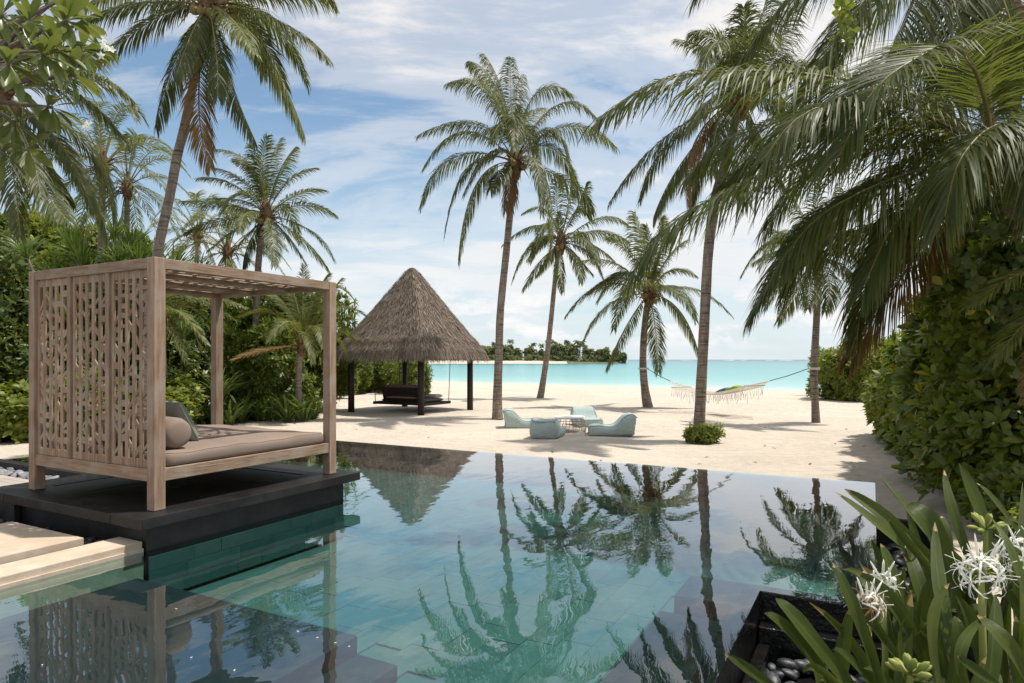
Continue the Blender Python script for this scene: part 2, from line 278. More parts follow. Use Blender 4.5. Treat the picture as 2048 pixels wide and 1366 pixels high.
class MB:
    """collects shapes, then becomes one mesh object"""
    def __init__(s): s.v = []; s.f = []; s.m = []; s.mi = 0
    def add(s, vs, fs):
        k = len(s.v); s.v += [tuple(x) for x in vs]; s.f += [tuple(i + k for i in f) for f in fs]; s.m += [s.mi] * len(fs); return s
    def box(s, x0, x1, y0, y1, z0, z1):
        return s.add([(x0, y0, z0), (x1, y0, z0), (x1, y1, z0), (x0, y1, z0), (x0, y0, z1), (x1, y0, z1), (x1, y1, z1), (x0, y1, z1)],
                     [(3, 2, 1, 0), (4, 5, 6, 7), (0, 1, 5, 4), (1, 2, 6, 5), (2, 3, 7, 6), (3, 0, 4, 7)])
    def tube(s, pts, rad, n=8, cap=True):
        pts = [Vector(p) for p in pts]; rad = rad if isinstance(rad, (list, tuple)) else [rad] * len(pts)
        vs = []; T0 = (pts[1] - pts[0]).normalized(); up = Vector((0, 0, 1)) if abs(T0.z) < 0.9 else Vector((1, 0, 0))
        U = T0.cross(up).normalized()
        for i, p in enumerate(pts):
            T = (pts[min(i + 1, len(pts) - 1)] - pts[max(i - 1, 0)]).normalized()
            U = (U - T * U.dot(T)).normalized(); W = T.cross(U)
            for k in range(n):
                a = 2 * math.pi * k / n; vs.append(p + (U * math.cos(a) + W * math.sin(a)) * rad[i])
        fs = [(i * n + k, i * n + (k + 1) % n, (i + 1) * n + (k + 1) % n, (i + 1) * n + k) for i in range(len(pts) - 1) for k in range(n)]
        if cap: fs += [tuple(range(n - 1, -1, -1)), tuple(range((len(pts) - 1) * n, len(pts) * n))]
        return s.add(vs, fs)
    def build(s, name, mats, parent=None, loc=(0, 0, 0), rz=0.0, smooth=False, bevel=0.0, sub=0):
        me = bpy.data.meshes.new(name); me.from_pydata(s.v, [], s.f); me.update()
        for m_ in ([mats] if isinstance(mats, str) else mats): me.materials.append(M(m_))
        me.polygons.foreach_set('material_index', s.m)
        if smooth: me.polygons.foreach_set('use_smooth', [True] * len(s.f))
        o = bpy.data.objects.new(name, me); o.location = loc; o.rotation_euler = (0, 0, rz)
        if bevel:
            b = o.modifiers.new('bevel', 'BEVEL'); b.width = bevel; b.segments = 2; b.limit_method = 'ANGLE'
        if sub:
            b = o.modifiers.new('sub', 'SUBSURF'); b.levels = sub; b.render_levels = sub
        return link(o, parent)
def Bx(name, mat, parent, x0, x1, y0, y1, z0, z1, bevel=0.004, rz=0.0):
    """a bevelled box with its origin at its own centre, so that grain and chance colour differ from piece to piece"""
    cx, cy, cz = (x0 + x1) / 2, (y0 + y1) / 2, (z0 + z1) / 2
    o = MB().box(x0 - cx, x1 - cx, y0 - cy, y1 - cy, z0 - cz, z1 - cz).build(name, mat, parent, (cx, cy, cz), rz, bevel=bevel); return o
def obj_of(name, me, mats, parent=None, loc=(0, 0, 0), rz=0.0):
    if not me.materials:
        for m_ in ([mats] if isinstance(mats, str) else mats): me.materials.append(M(m_))
    o = bpy.data.objects.new(name, me); o.location = loc; o.rotation_euler = (0, 0, rz); return link(o, parent)
def own_mat(o, m):
    o.material_slots[0].link = 'OBJECT'; o.material_slots[0].material = M(m)

# ------------------------------------------------------------------ ground, sea, pool
POOL_A, POOL_B, POOL_R = 9.78, 12.2, -0.03
def sstep(x, a, b):
    t = np.clip((x - a) / (b - a), 0, 1); return t * t * (3 - 2 * t)
def sand_z(x, y):
    s = 0.582 * x + 0.812 * y; a = x * D1.x + y * D1.y; b = x * D2.x + y * D2.y
    z = SAND - 0.62 * np.clip((s - 42) / 21.5, 0, 1) ** 1.15 - 1.8 * np.clip((s - 63.5) / 40, 0, 1)
    z = z + 0.42 * (1 - sstep(a, 6.5, 11.0)) * (1 - sstep(b, -0.6, 0.4))
    z = z + 0.035 * np.sin(x * 0.9 + 1.3 * np.sin(y * 0.35)) * np.sin(y * 0.7 + x * 0.2) * (s < 60) + 0.012 * np.sin(x * 2.7 + y * 1.1) * np.sin(y * 2.3 - x * 0.7)
    return z
ga = np.concatenate([np.linspace(-40, 3.0, 16), np.linspace(3.2, 8.0, 22), [8.18], np.linspace(8.5, POOL_A - 0.01, 6), np.linspace(10.1, 40, 110), np.linspace(41, 110, 40), np.linspace(120, 300, 8)])
gb = np.concatenate([np.linspace(-300, -60, 9), np.linspace(-55, -12, 26), np.linspace(-11.6, -0.9, 42), [-0.64, POOL_R], np.linspace(0.3, POOL_B, 44), np.linspace(12.5, 30, 50), np.linspace(31, 80, 30), np.linspace(90, 400, 10)])
A, B = np.meshgrid(ga, gb, indexing='ij')
X = A * D1.x + B * D2.x; Y = A * D1.y + B * D2.y
V = np.stack([X, Y, sand_z(X, Y)], -1).reshape(-1, 3)
nb = len(gb); I, J = np.meshgrid(np.arange(len(ga) - 1), np.arange(nb - 1), indexing='ij')
ca = (ga[I] + ga[I + 1]) / 2; cb = (gb[J] + gb[J + 1]) / 2
keep = ~((ca < POOL_A) & (cb > POOL_R) & (cb < POOL_B)) & ~((ca < 8.18) & (cb > -0.64) & (cb < 0.1))
idx = (I * nb + J)[keep]
sand = obj_of('sand_ground', mesh_np('sand_ground', V, np.stack([idx, idx + nb, idx + nb + 1, idx + 1], -1), smooth=True), 'sand'); tag(sand, 'pale fine beach sand running down to the lagoon', kind='structure')
s_ = 16000
tag(obj_of('sea', mesh_np('sea', [(-s_, 20, -1.2), (s_, 20, -1.2), (s_, s_, -1.2), (-s_, s_, -1.2)], [(0, 1, 2, 3)]), 'sea'), 'turquoise lagoon reaching to the horizon', kind='structure')
foam = MB()      # white line of surf on the reef, far out
for k in range(46):
    x0 = -500 + k * 62 + random.uniform(-20, 20); y0 = 2150 + random.uniform(-90, 90); L_ = random.uniform(12, 52)
    foam.add([(x0, y0, -1.1), (x0 + L_, y0 + 2, -1.1), (x0 + L_ * 0.8, y0 + 8, random.uniform(-0.9, -0.3)), (x0 + L_ * 0.2, y0 + 8, random.uniform(-0.9, -0.3))], [(0, 1, 2, 3)])
tag(foam.build('surf', 'white_paint'), 'thin white surf breaking on the far reef', kind='stuff')

# pool shell and water, in the pool frame (x along, y across)
FLOOR = -0.43
outline = [(POOL_A, POOL_R), (POOL_A, POOL_B), (4.95, POOL_B), (4.95, 7.62), (5.69, 7.62), (5.69, 5.3), (3.36, 5.3), (3.36, 5.33), (-2.5, 5.33), (-2.5, 0.684), (4.834, 0.684), (4.834, POOL_R)]
wm = MB(); wm.add([(a, b, 0) for a, b in outline], [tuple(range(len(outline)))])
tag(wm.build('pool_water', 'pool_water', rz=TH), 'still swimming pool water mirroring palms and sky', kind='structure')
shell = empty('swimming_pool', (0, 0, 0), TH, label='dark stone infinity pool shell lined with green stone tiles', kind='structure')
W_ = 0.16
Bx('pool_wall', 'wet_stone', shell, POOL_A - W_, POOL_A - 0.004, POOL_R + 0.004, POOL_B - 0.004, -1.3, -0.008, 0.003)
Bx('pool_wall', 'black_stone', shell, 4.9, POOL_A - W_ - 0.004, POOL_R + 0.004, POOL_R + W_, -1.3, -0.008, 0.003)
Bx('pool_wall', 'black_stone', shell, 4.95, POOL_A - W_ - 0.004, POOL_B - W_, POOL_B - 0.004, -1.3, -0.008, 0.003)
Bx('pool_floor', 'pool_tile', shell, -2.6, POOL_A - 0.02, POOL_R + 0.02, POOL_B - 0.02, FLOOR - 0.25, FLOOR - 0.012, 0.0)
# notch: black shelf round the pebble pit, submerged bench and step
Bx('shelf', 'black_stone', shell, -2.5, 4.62, 0.81, 1.32, FLOOR + 0.002, -0.18, 0.01)
Bx('shelf', 'black_stone', shell, 4.97, 5.5, POOL_R + W_ + 0.01, 1.32, FLOOR + 0.002, -0.18, 0.01)
Bx('bench', 'slate_tile', shell, -2.5, 3.30, 2.95, 5.32, FLOOR + 0.002, -0.20, 0.01)
Bx('step', 'slate_tile', shell, -2.5, 3.30, 2.62, 2.945, FLOOR + 0.002, -0.32, 0.01)
# floor tiles: running bond, the largest in view are pieces of their own
TL, TW = 0.46, 0.23
tiles = []
for r in range(int(12.1 / TW)):
    b0 = POOL_R + W_ + r * TW; off = (0.0, 0.23, 0.11)[r % 3]
    for c in range(-6, 24):
        a0 = c * TL + off
        if a0 + TL > POOL_A - W_ or b0 + TW > POOL_B - W_: continue
        if a0 < 3.32 and b0 + TW > 2.6: continue
        if a0 < 5.55 and b0 < 1.35: continue
        if a0 + TL > 3.3 and a0 < 5.72 and b0 + TW > 5.26 and b0 < 7.7: continue
        if a0 < 5.0 and b0 + TW > 5.2: continue
        p = ab(a0 + TL / 2, b0 + TW / 2, FLOOR); u = CX + p.x / p.y * FPX if p.y > 0.5 else -9e9
        d = p.y if (p.y > 1.5 and -60 < u < 2100 and HY + 2.03 / p.y * FPX < 1420) else 99 + p.length
        tiles.append((d, a0, b0))
tiles.sort()
tm = MB().box(-TL / 2 + .0017, TL / 2 - .0017, -TW / 2 + .0017, TW / 2 - .0017, -0.012, 0.0)
tme = bpy.data.meshes.new('tile'); tme.from_pydata(tm.v, [], tm.f); tme.materials.append(M('pool_tile'))
rest = MB()
for i, (d, a0, b0) in enumerate(tiles):
    dz = random.uniform(0, 0.004)
    if i < 300:
        o = obj_of('tile', tme, 'pool_tile', shell, (a0 + TL / 2, b0 + TW / 2, FLOOR + dz))
    else: rest.box(a0 + .0017, a0 + TL - .0017, b0 + .0017, b0 + TW - .0017, FLOOR - 0.012, FLOOR + dz)
tag(rest.build('tile_field', 'pool_tile', shell), kind='stuff')
for r in range(3):                           # tile courses on the inside of the far walls
    z1 = -0.06 - r * 0.11
    wt = MB()
    for c in range(26):
        b0 = 0.2 + c * 0.46 + (r % 2) * 0.2
        if b0 + .45 < POOL_B - W_: wt.box(POOL_A - W_ - .016, POOL_A - W_ - .005, b0, b0 + 0.452, z1 - 0.104, z1)
    for c in range(10):
        a0 = 5.2 + c * 0.45 + (r % 2) * 0.2
        if a0 + .45 < POOL_A - W_ - .03: wt.box(a0, a0 + 0.442, POOL_B - W_ - .016, POOL_B - W_ - .005, z1 - 0.104, z1)
    tag(wt.build('tile_course', 'pool_tile', shell), kind='stuff')

# black stone island under the daybed
isl = empty('daybed_platform', (0, 0, 0), TH, label='black stone platform rising from the pool under the daybed', cat='platform')
S0, S1, T0, T1, ZS = 3.26, 5.86, 5.20, 7.85, 0.30
Bx('base', 'black_stone', isl, 3.36, 5.69, 5.30, 7.62, -1.2, ZS - 0.093, 0.004)
bw = 0.44
for nm, x0, x1, y0, y1 in (('edge_stone', S0, S1, T0, T0 + bw), ('edge_stone', S0, S1, T1 - bw, T1), ('edge_stone', S0, S0 + bw, T0 + bw + .004, T1 - bw - .004), ('edge_stone', S1 - bw, S1, T0 + bw + .004, T1 - bw - .004)):
    Bx(nm, 'black_stone', isl, x0, x1, y0, y1, ZS - 0.09, ZS, 0.005)
ni = 3
for i in range(ni):
    for j in range(ni):
        dx = (S1 - S0 - 2 * bw - .008) / ni; dy = (T1 - T0 - 2 * bw - .008) / ni; x0 = S0 + bw + .004 + i * dx; y0 = T0 + bw + .004 + j * dy
        Bx('paver', 'black_stone', isl, x0 + .003, x0 + dx - .003, y0 + .003, y0 + dy - .003, ZS - 0.09, ZS - 0.006 - 0.003 * ((i + j) % 2), 0.004)
k = 0
for r in range(3):                           # green stone courses below the water line
    z1 = -0.05 - r * 0.12; a0 = 3.37 + (0, -0.21, -0.1)[r % 3]
    while a0 < 5.68:
        L_ = random.choice((0.28, 0.42, 0.42, 0.56)); xa, xb = max(a0, 3.37), min(a0 + L_ - .004, 5.685)
        if xb - xa > 0.03:
            o = Bx('tile', 'pool_tile', isl, xa, xb, 5.284 - random.uniform(0, .004), 5.298, z1 - 0.116, z1, 0.0)
        a0 += L_
# stepping stones, kerb, decking and pebbles beside the platform
bed = empty('gravel_bed_ground', (0, 0, 0), TH, kind='structure', label='dark gravel ground beside the pool')
Bx('soil', 'soil', bed, -2.6, 3.355, 5.663, 14, -1.2, -0.04, 0); Bx('soil', 'soil', bed, 3.358, 4.78, 7.64, 12.2, -1.2, 0.0, 0)
cop = empty('stone_kerb', (0, 0, 0), TH, label='cream limestone kerb along the pool beside the stepping stone', cat='kerb')
for a0, a1 in ((-2.5, -0.9), (-0.895, 0.75), (0.755, 2.1), (2.105, 3.35)):
    Bx('kerb_stone', 'cream_stone', cop, a0, a1, 5.335, 5.66, -0.5, 0.085, 0.008)
    Bx('kerb_ledge', 'cream_stone', cop, a0, a1, 5.318, 5.334, -0.5, 0.03, 0.003)
pav = empty('stepping_stone', (0, 0, 0), TH, label='large cream stepping stone dappled by light through the daybed roof', cat='paving stone')
Bx('slab', 'cream_stone', pav, 1.20, 3.13, 5.79, 6.95, 0.045, 0.11, 0.006)
Bx('plinth', 'black_stone', pav, 1.3, 3.0, 5.92, 6.85, -0.035, 0.044, 0)
pav2 = empty('stepping_stone', (0, 0, 0), TH, label='cream stepping stone between the wood decking and dark pebbles', cat='paving stone')
Bx('slab', 'cream_stone', pav2, 0.9, 2.96, 7.12, 8.0, 0.045, 0.11, 0.006)
Bx('plinth', 'black_stone', pav2, 1.0, 2.9, 7.2, 7.9, -0.035, 0.044, 0)
ft = empty('stone_footing', (0, 0, 0), TH, label='short dark stone footing under the platform overhang', cat='footing')
Bx('block', 'black_stone', ft, 3.30, 3.355, 7.30, 7.62, -0.03, ZS - 0.094, 0.004)
deck = empty('wood_deck', (0, 0, 0), TH, label='weathered grey wood decking beside the platform', cat='deck')
for i in range(13):
    x0 = 2.98 + i * 0.118
    if x0 + .112 > 4.5: break
    Bx('plank', 'deck_wood', deck, x0, x0 + 0.112, 8.02 if x0 < 3.3 else 7.88, 13.0, 0.05, 0.085, 0.003)
wall_ = empty('garden_wall', (0, 0, 0), TH, label='low black stone wall holding the pebbles beside the pool', cat='low wall')
for i in range(5): Bx('coping_stone', 'black_stone', wall_, 4.80, 4.945, 7.64 + i * .92, 7.64 + i * .92 + .915, -1.1, 0.13, 0.004)
def pebble_mesh(seed):
    r_ = random.Random(seed); ic = []
    import bmesh
    bm = bmesh.new(); bmesh.ops.create_icosphere(bm, subdivisions=2, radius=1.0)
    sx, sy, sz = r_.uniform(.8, 1.15), r_.uniform(.65, .95), r_.uniform(.42, .62)
    for v in bm.verts:
        n_ = 1 + 0.10 * math.sin(v.co.x * 2.1 + seed) + 0.08 * math.sin(v.co.y * 2.7 + seed * 2)
        v.co = Vector((v.co.x * sx, v.co.y * sy, v.co.z * sz)) * n_
    me = bpy.data.meshes.new('pebble'); bm.to_mesh(me); bm.free(); me.polygons.foreach_set('use_smooth', [True] * len(me.polygons)); return me
def pebbles(name, n, x0, x1, y0, y1, z, size, mat, label, seeds):
    root = empty(name, (0, 0, 0), TH, label=label, cat='pebbles'); mes = [pebble_mesh(s) for s in seeds]
    for m_ in mes: m_.materials.append(M(mat))
    for i in range(n):
        s = random.uniform(*size); o = obj_of('pebble', random.choice(mes), mat, root, (random.uniform(x0, x1), random.uniform(y0, y1), z + s * 0.3 + random.uniform(0, size[1] * .6)))
        o.scale = (s, s, s); o.rotation_euler = (random.uniform(-.5, .5), random.uniform(-.5, .5), random.uniform(0, 6.28))
pebbles('pebble_bed', 230, 3.02, 3.34, 5.70, 7.9, -0.035, (0.03, 0.055), 'pebble_dark', 'black pebbles between the stepping stones and the platform', (1, 2, 3))
pebbles('pebble_strip', 230, 4.50, 4.78, 7.9, 11.0, 0.0, (0.03, 0.06), 'pebble_grey', 'grey pebbles between the wood decking and the low black wall', (4, 5, 6))
# overflow pit and gutter on the planted side
pit = empty('overflow_pit', (0, 0, 0), TH, label='black stone overflow pit with pebbles beside the lilies', cat='overflow pit')
PZ = -0.42
Bx('rim_wall', 'wet_stone', pit, -2.5, 4.828, 0.687, 0.80, -1.1, -0.006, 0.003)
for i, (x0, x1) in enumerate(((-0.42, 0.13), (0.135, 0.745))): Bx('rim_wall', 'wet_stone', pit, 4.837, 4.965, x0, x1, -1.1, -0.006, 0.003)
Bx('rim_ledge', 'wet_stone', pit, 4.70, 4.826, -0.42, 0.675, -1.1, -0.20, 0.006)
Bx('rim_ledge', 'wet_stone', pit, 2.0, 4.696, 0.60, 0.676, -1.1, -0.3, 0.006)
Bx('pit_floor', 'wet_stone', pit, 1.5, 4.70, -0.6, 0.58, -1.0, PZ, 0.0)
Bx('drain_cover', 'black_stone', pit, 3.25, 4.05, -0.35, 0.12, PZ + .002, PZ + 0.06, 0.008)
pebbles('pit_pebbles', 260, 2.4, 4.68, -0.5, 0.57, PZ, (0.035, 0.085), 'pebble_dark', 'smooth dark pebbles on the floor of the overflow pit', (7, 8, 9, 10))
gut = empty('overflow_gutter', (0, 0, 0), TH, label='black stone gutter with pebbles along the pool beside the sand', cat='gutter')
Bx('gutter_floor', 'black_stone', gut, 4.9, 8.1, -0.55, -0.034, -0.9, -0.42, 0)
for i in range(4): Bx('gutter_edge', 'black_stone', gut, 4.9 + i * .8, 4.9 + i * .8 + .795, -0.63, -0.552, -0.9, -0.10, 0.005)
Bx('gutter_edge', 'black_stone', gut, 8.102, 8.18, -0.63, -0.034, -0.9, -0.10, 0.005)
pebbles('gutter_pebbles', 110, 5.2, 8.05, -0.52, -0.08, -0.42, (0.03, 0.07), 'pebble_dark', 'dark pebbles in the gutter beside the sand', (11, 12, 13))
bedr = empty('planting_bed_ground', (0, 0, 0), TH, kind='structure', label='dark soil bed under the lilies')
Bx('soil', 'soil', bedr, -2, 4.88, -4.5, -0.64, -1.2, -0.16, 0); Bx('soil', 'soil', bedr, -2, 1.5, -0.636, 0.67, -1.2, -0.3, 0)

# ------------------------------------------------------------------ daybed with fretwork screens
day = empty('canopy_daybed', (0, 0, 0), TH, label='weathered teak canopy daybed with carved lattice screen on the black platform', cat='daybed')
A0, A1, B0, B1 = 3.48, 5.66, 5.38, 7.42
P_ = 0.105; ZB, ZT = ZS, 2.48
for x, y in ((A0, B0), (A0, B1 - P_), (A1 - P_, B0), (A1 - P_, B1 - P_)): Bx('post', 'teak_z', day, x, x + P_, y, y + P_, ZB + .001, ZT, 0.006)
RZ0, RZ1 = 0.545, 0.655; i_ = 0.012
Bx('bottom_rail', 'teak_x', day, A0 + P_, A1 - P_, B0 + i_, B0 + i_ + .06, RZ0, RZ1, .005); Bx('bottom_rail', 'teak_x', day, A0 + P_, A1 - P_, B1 - i_ - .06, B1 - i_, RZ0, RZ1, .005)
Bx('bottom_rail', 'teak_y', day, A0 + i_, A0 + i_ + .06, B0 + P_, B1 - P_, RZ0, RZ1, .005); Bx('bottom_rail', 'teak_y', day, A1 - i_ - .06, A1 - i_, B0 + P_, B1 - P_, RZ0, RZ1, .005)
Bx('top_rail', 'teak_x', day, A0 + P_, A1 - P_, B0 + .006, B0 + .07, ZT - .094, ZT - .002, .005); Bx('top_rail', 'teak_x', day, A0 + P_, A1 - P_, B1 - .07, B1 - .006, ZT - .094, ZT - .002, .005)
Bx('top_rail', 'teak_y', day, A0 + .006, A0 + .07, B0 + P_, B1 - P_, ZT - .094, ZT - .002, .005); Bx('top_rail', 'teak_y', day, A1 - .07, A1 - .006, B0 + P_, B1 - P_, ZT - .094, ZT - .002, .005)
for i in range(12):
    x0 = A0 + .09 + i * .168; Bx('bed_slat', 'teak_y', day, x0, x0 + .11, B0 + .075, B1 - .075, .575, .605, .003)
def fret(name, parent, W, H, mat_s, place, seed, ncol=5, depth=0.034, slw=0.046):
    """a carved screen: upright slats with short straight and slanting pieces between them. place maps (across, along, deep) to local space"""
    r_ = random.Random(seed); ctr = place(W / 2, H / 2, 0)
    root = bpy.data.objects.new(name, None); root.empty_display_size = .1; root.location = ctr; link(root, parent)
    def pc(x, y, z): p = place(x, y, z); return (p[0] - ctr[0], p[1] - ctr[1], p[2] - ctr[2])
    def prism(poly, d0, d1):
        n = len(poly); vs = [pc(x, y, d0) for x, y in poly] + [pc(x, y, d1) for x, y in poly]
        return vs, [tuple(range(n)), tuple(range(2 * n - 1, n - 1, -1))] + [(k, k + n, (k + 1) % n + n, (k + 1) % n) for k in range(n)]
    gaps = [r_.uniform(.9, 1.1) for _ in range(ncol)]; g = (W - slw * (ncol + 1)) / sum(gaps)
    x = 0.0; cols = []
    for i in range(ncol + 1):
        vs, fs = prism([(x, 0), (x + slw, 0), (x + slw, H), (x, H)], 0, depth)
        MB().add(vs, fs).build('slat', mat_s, root, bevel=.003); x += slw
        if i < ncol: cols.append((x, x + g * gaps[i])); x += g * gaps[i]
    fm = MB()
    for ci, (x0, x1) in enumerate(cols):
        y = 0.0; vs, fs = prism([(x0, 0), (x1, 0), (x1, .07), (x0, .07)], .002, depth - .002); fm.add(vs, fs)
        vs, fs = prism([(x0, H - .07), (x1, H - .07), (x1, H), (x0, H)], .002, depth - .002); fm.add(vs, fs)
        y = 0.07 + r_.uniform(.05, .15)
        while y < H - .17:
            t_ = r_.choice((.034, .045, .06)); sl = r_.choice((0, 0, 0, .045, -.045, .06, -.06))
            vs, fs = prism([(x0, y), (x1, y + sl), (x1, y + sl + t_), (x0, y + t_)], .002, depth - .002); fm.add(vs, fs)
            y += t_ + r_.choice((.04, .055, .075, .09, .13)) + max(0, abs(sl) - .02)
    tag(fm.build('fretwork', mat_s, root, bevel=0), kind='stuff')
pw = (B1 - B0 - 2 * P_ - 2 * 0.055) / 3
for k in range(3):
    y0 = B0 + P_ + k * (pw + .055)
    fret('lattice_panel', day, pw, ZT - .096 - RZ1, 'teak_z', lambda x, y, z, y0=y0: (A0 + .03 + z, y0 + x, RZ1 + .002 + y), 20 + k, 5, .016, .047)
    if k < 2: Bx('mullion', 'teak_z', day, A0 + .008, A0 + .072, y0 + pw + .001, y0 + pw + .054, RZ1 + .001, ZT - .095, .004)
    fret('roof_panel', day, pw, A1 - A0 - .145, 'teak_x', lambda x, y, z, y0=y0: (A0 + .072 + y, y0 + x, ZT - .045 + z), 30 + k, 4, .009, .034)
    if k < 2: Bx('roof_beam', 'teak_x', day, A0 + .071, A1 - .071, y0 + pw + .001, y0 + pw + .054, ZT - .088, ZT - .006, .004)
for y in (B0 + .071, B1 - .106): Bx('roof_batten', 'teak_x', day, A0 + P_ + .001, A1 - P_ - .001, y, y + .034, ZT - .06, ZT - .012, .003)

def cushion(name, L, Wd, H, mat, loc, rz, piping=None, puff=0.25, parent=None, n=14, tilt=None, edge=0.5, seam=True, **kw):
    """a filled cushion: rounded box whose faces swell, with piping round the seam"""
    mb = MB(); N_ = n
    def pt(u, v, s):
        eu = 1 - abs(u) ** 8; ev = 1 - abs(v) ** 8
        cz = (max(0, 1 - abs(u) ** 5) * max(0, 1 - abs(v) ** 5)) ** 0.35
        wob = 0.03 * math.sin(3.1 * u + 2.3 * v + L) + 0.02 * math.sin(7 * u - 4 * v)
        return (u * L / 2 * (1 - .02 * (1 - abs(v)) * 0), v * Wd / 2, s * H / 2 * (edge * min(1, cz * 1.2) + (1 - edge) * cz * (1 - puff * (u * u + v * v) / 2) + wob * (cz > .4)))
    us = [math.sin(math.pi / 2 * (-1 + 2 * i / N_)) for i in range(N_ + 1)]
    for s in (1, -1):
        vs = [pt(u, v, s) for u in us for v in us]; q = N_ + 1
        fs = [(i * q + j, (i + 1) * q + j, (i + 1) * q + j + 1, i * q + j + 1) for i in range(N_) for j in range(N_)]
        mb.add(vs, fs if s > 0 else [f[::-1] for f in fs])
    o = mb.build(name, mat, parent, loc, rz, smooth=True)
    if tilt: o.rotation_euler = tilt
    if piping:
        b_ = MB(); ring = [(-L / 2, -Wd / 2), (L / 2, -Wd / 2), (L / 2, Wd / 2), (-L / 2, Wd / 2), (-L / 2, -Wd / 2)]
        b_.tube([(x, y, 0) for x, y in ring], 0.008, 6).build('piping', piping, o, smooth=True)
    return tag(o, **kw)
def mattress():
    """thick foam mattress: straight sides, rounded edges, a slightly dented top and a seam all round"""
    L, Wd, H = A1 - A0 - .235, B1 - B0 - .05, .125; n = 40; mb = MB(); rc = .045
    def ring(off, z): return [(x, y, z) for x, y in outline_r(L / 2 - off, Wd / 2 - off, .09)]
    def outline_r(hx, hy, r):
        pts = []
        for cx_, cy_, a0 in ((hx - r, hy - r, 0), (-hx + r, hy - r, 90), (-hx + r, -hy + r, 180), (hx - r, -hy + r, 270)):
            pts += [(cx_ + r * math.cos(R(a0 + q * 15)), cy_ + r * math.sin(R(a0 + q * 15))) for q in range(7)]
        out = []
        for i in range(len(pts)):          # split the long sides so that the cloth can pucker
            p, q = pts[i], pts[(i + 1) % len(pts)]; d = math.hypot(q[0] - p[0], q[1] - p[1]); k = max(1, int(d / .08)); out += [(p[0] + (q[0] - p[0]) * j / k, p[1] + (q[1] - p[1]) * j / k) for j in range(k)]
        return out
    prof = [(.03, 0), (.008, .012), (0, .03), (.002, .07), (.006, .095), (.018, .113), (.04, .122), (.12, .127), (.3, .13)]
    rings = [ring(o_, z) for o_, z in prof]; m = len(rings[0]); vs = []
    base = rings[0]
    for (o_, z), i in zip(prof, range(len(prof))):
        for x, y, _ in base:
            sx = (L / 2 - o_) / (L / 2 - .03); sy = (Wd / 2 - o_) / (Wd / 2 - .03); px_, py_ = x * sx, y * sy
            vs.append((px_, py_, z + (.006 * math.sin(px_ * 7 + py_ * 3) + .004 * math.sin(px_ * 17 - py_ * 11) if i > 3 else 0)))
    fs = [(i * m + k, i * m + (k + 1) % m, (i + 1) * m + (k + 1) % m, (i + 1) * m + k) for i in range(len(prof) - 1) for k in range(m)]
    fs += [tuple(range(m - 1, -1, -1)), tuple(range((len(prof) - 1) * m, len(prof) * m))]
    o = mb.add(vs, fs).build('mattress', 'taupe_fabric', None, ab((A0 + A1) / 2, (B0 + B1) / 2, RZ1 + .003), TH, smooth=True); tag(o, 'thick taupe mattress lying in the canopy daybed', 'mattress')
    MB().tube([Vector(v) for v in vs[5 * m:6 * m]] + [Vector(vs[5 * m])], .004, 5, False).build('piping', 'taupe_fabric', o, smooth=True)
mattress()
# bolster: rounded cylinder lying across the head of the bed
bo = MB(); prof = [(-.62, .02), (-.615, .09), (-.60, .125), (-.55, .142), (-.3, .148), (0, .150), (.3, .148), (.55, .142), (.60, .125), (.615, .09), (.62, .02)]
bo.tube([(0, y, 0) for y, r in prof], [r for y, r in prof], 28)
tag(bo.build('bolster', 'taupe_fabric', None, ab(A0 + .34, B0 + .76, .784 + .143), TH, smooth=True), 'round taupe bolster at the head of the daybed', 'bolster')
cu_ = cushion('pillow', 0.44, 0.50, 0.18, 'sage_fabric', ab(A0 + .70, B0 + .78, .784 + .20), TH, 'green_piping', .5, edge=.15, label='square sage pillow with green piping leaning on the bolster', cat='pillow')
cu_.rotation_euler = (0, R(-118), TH)
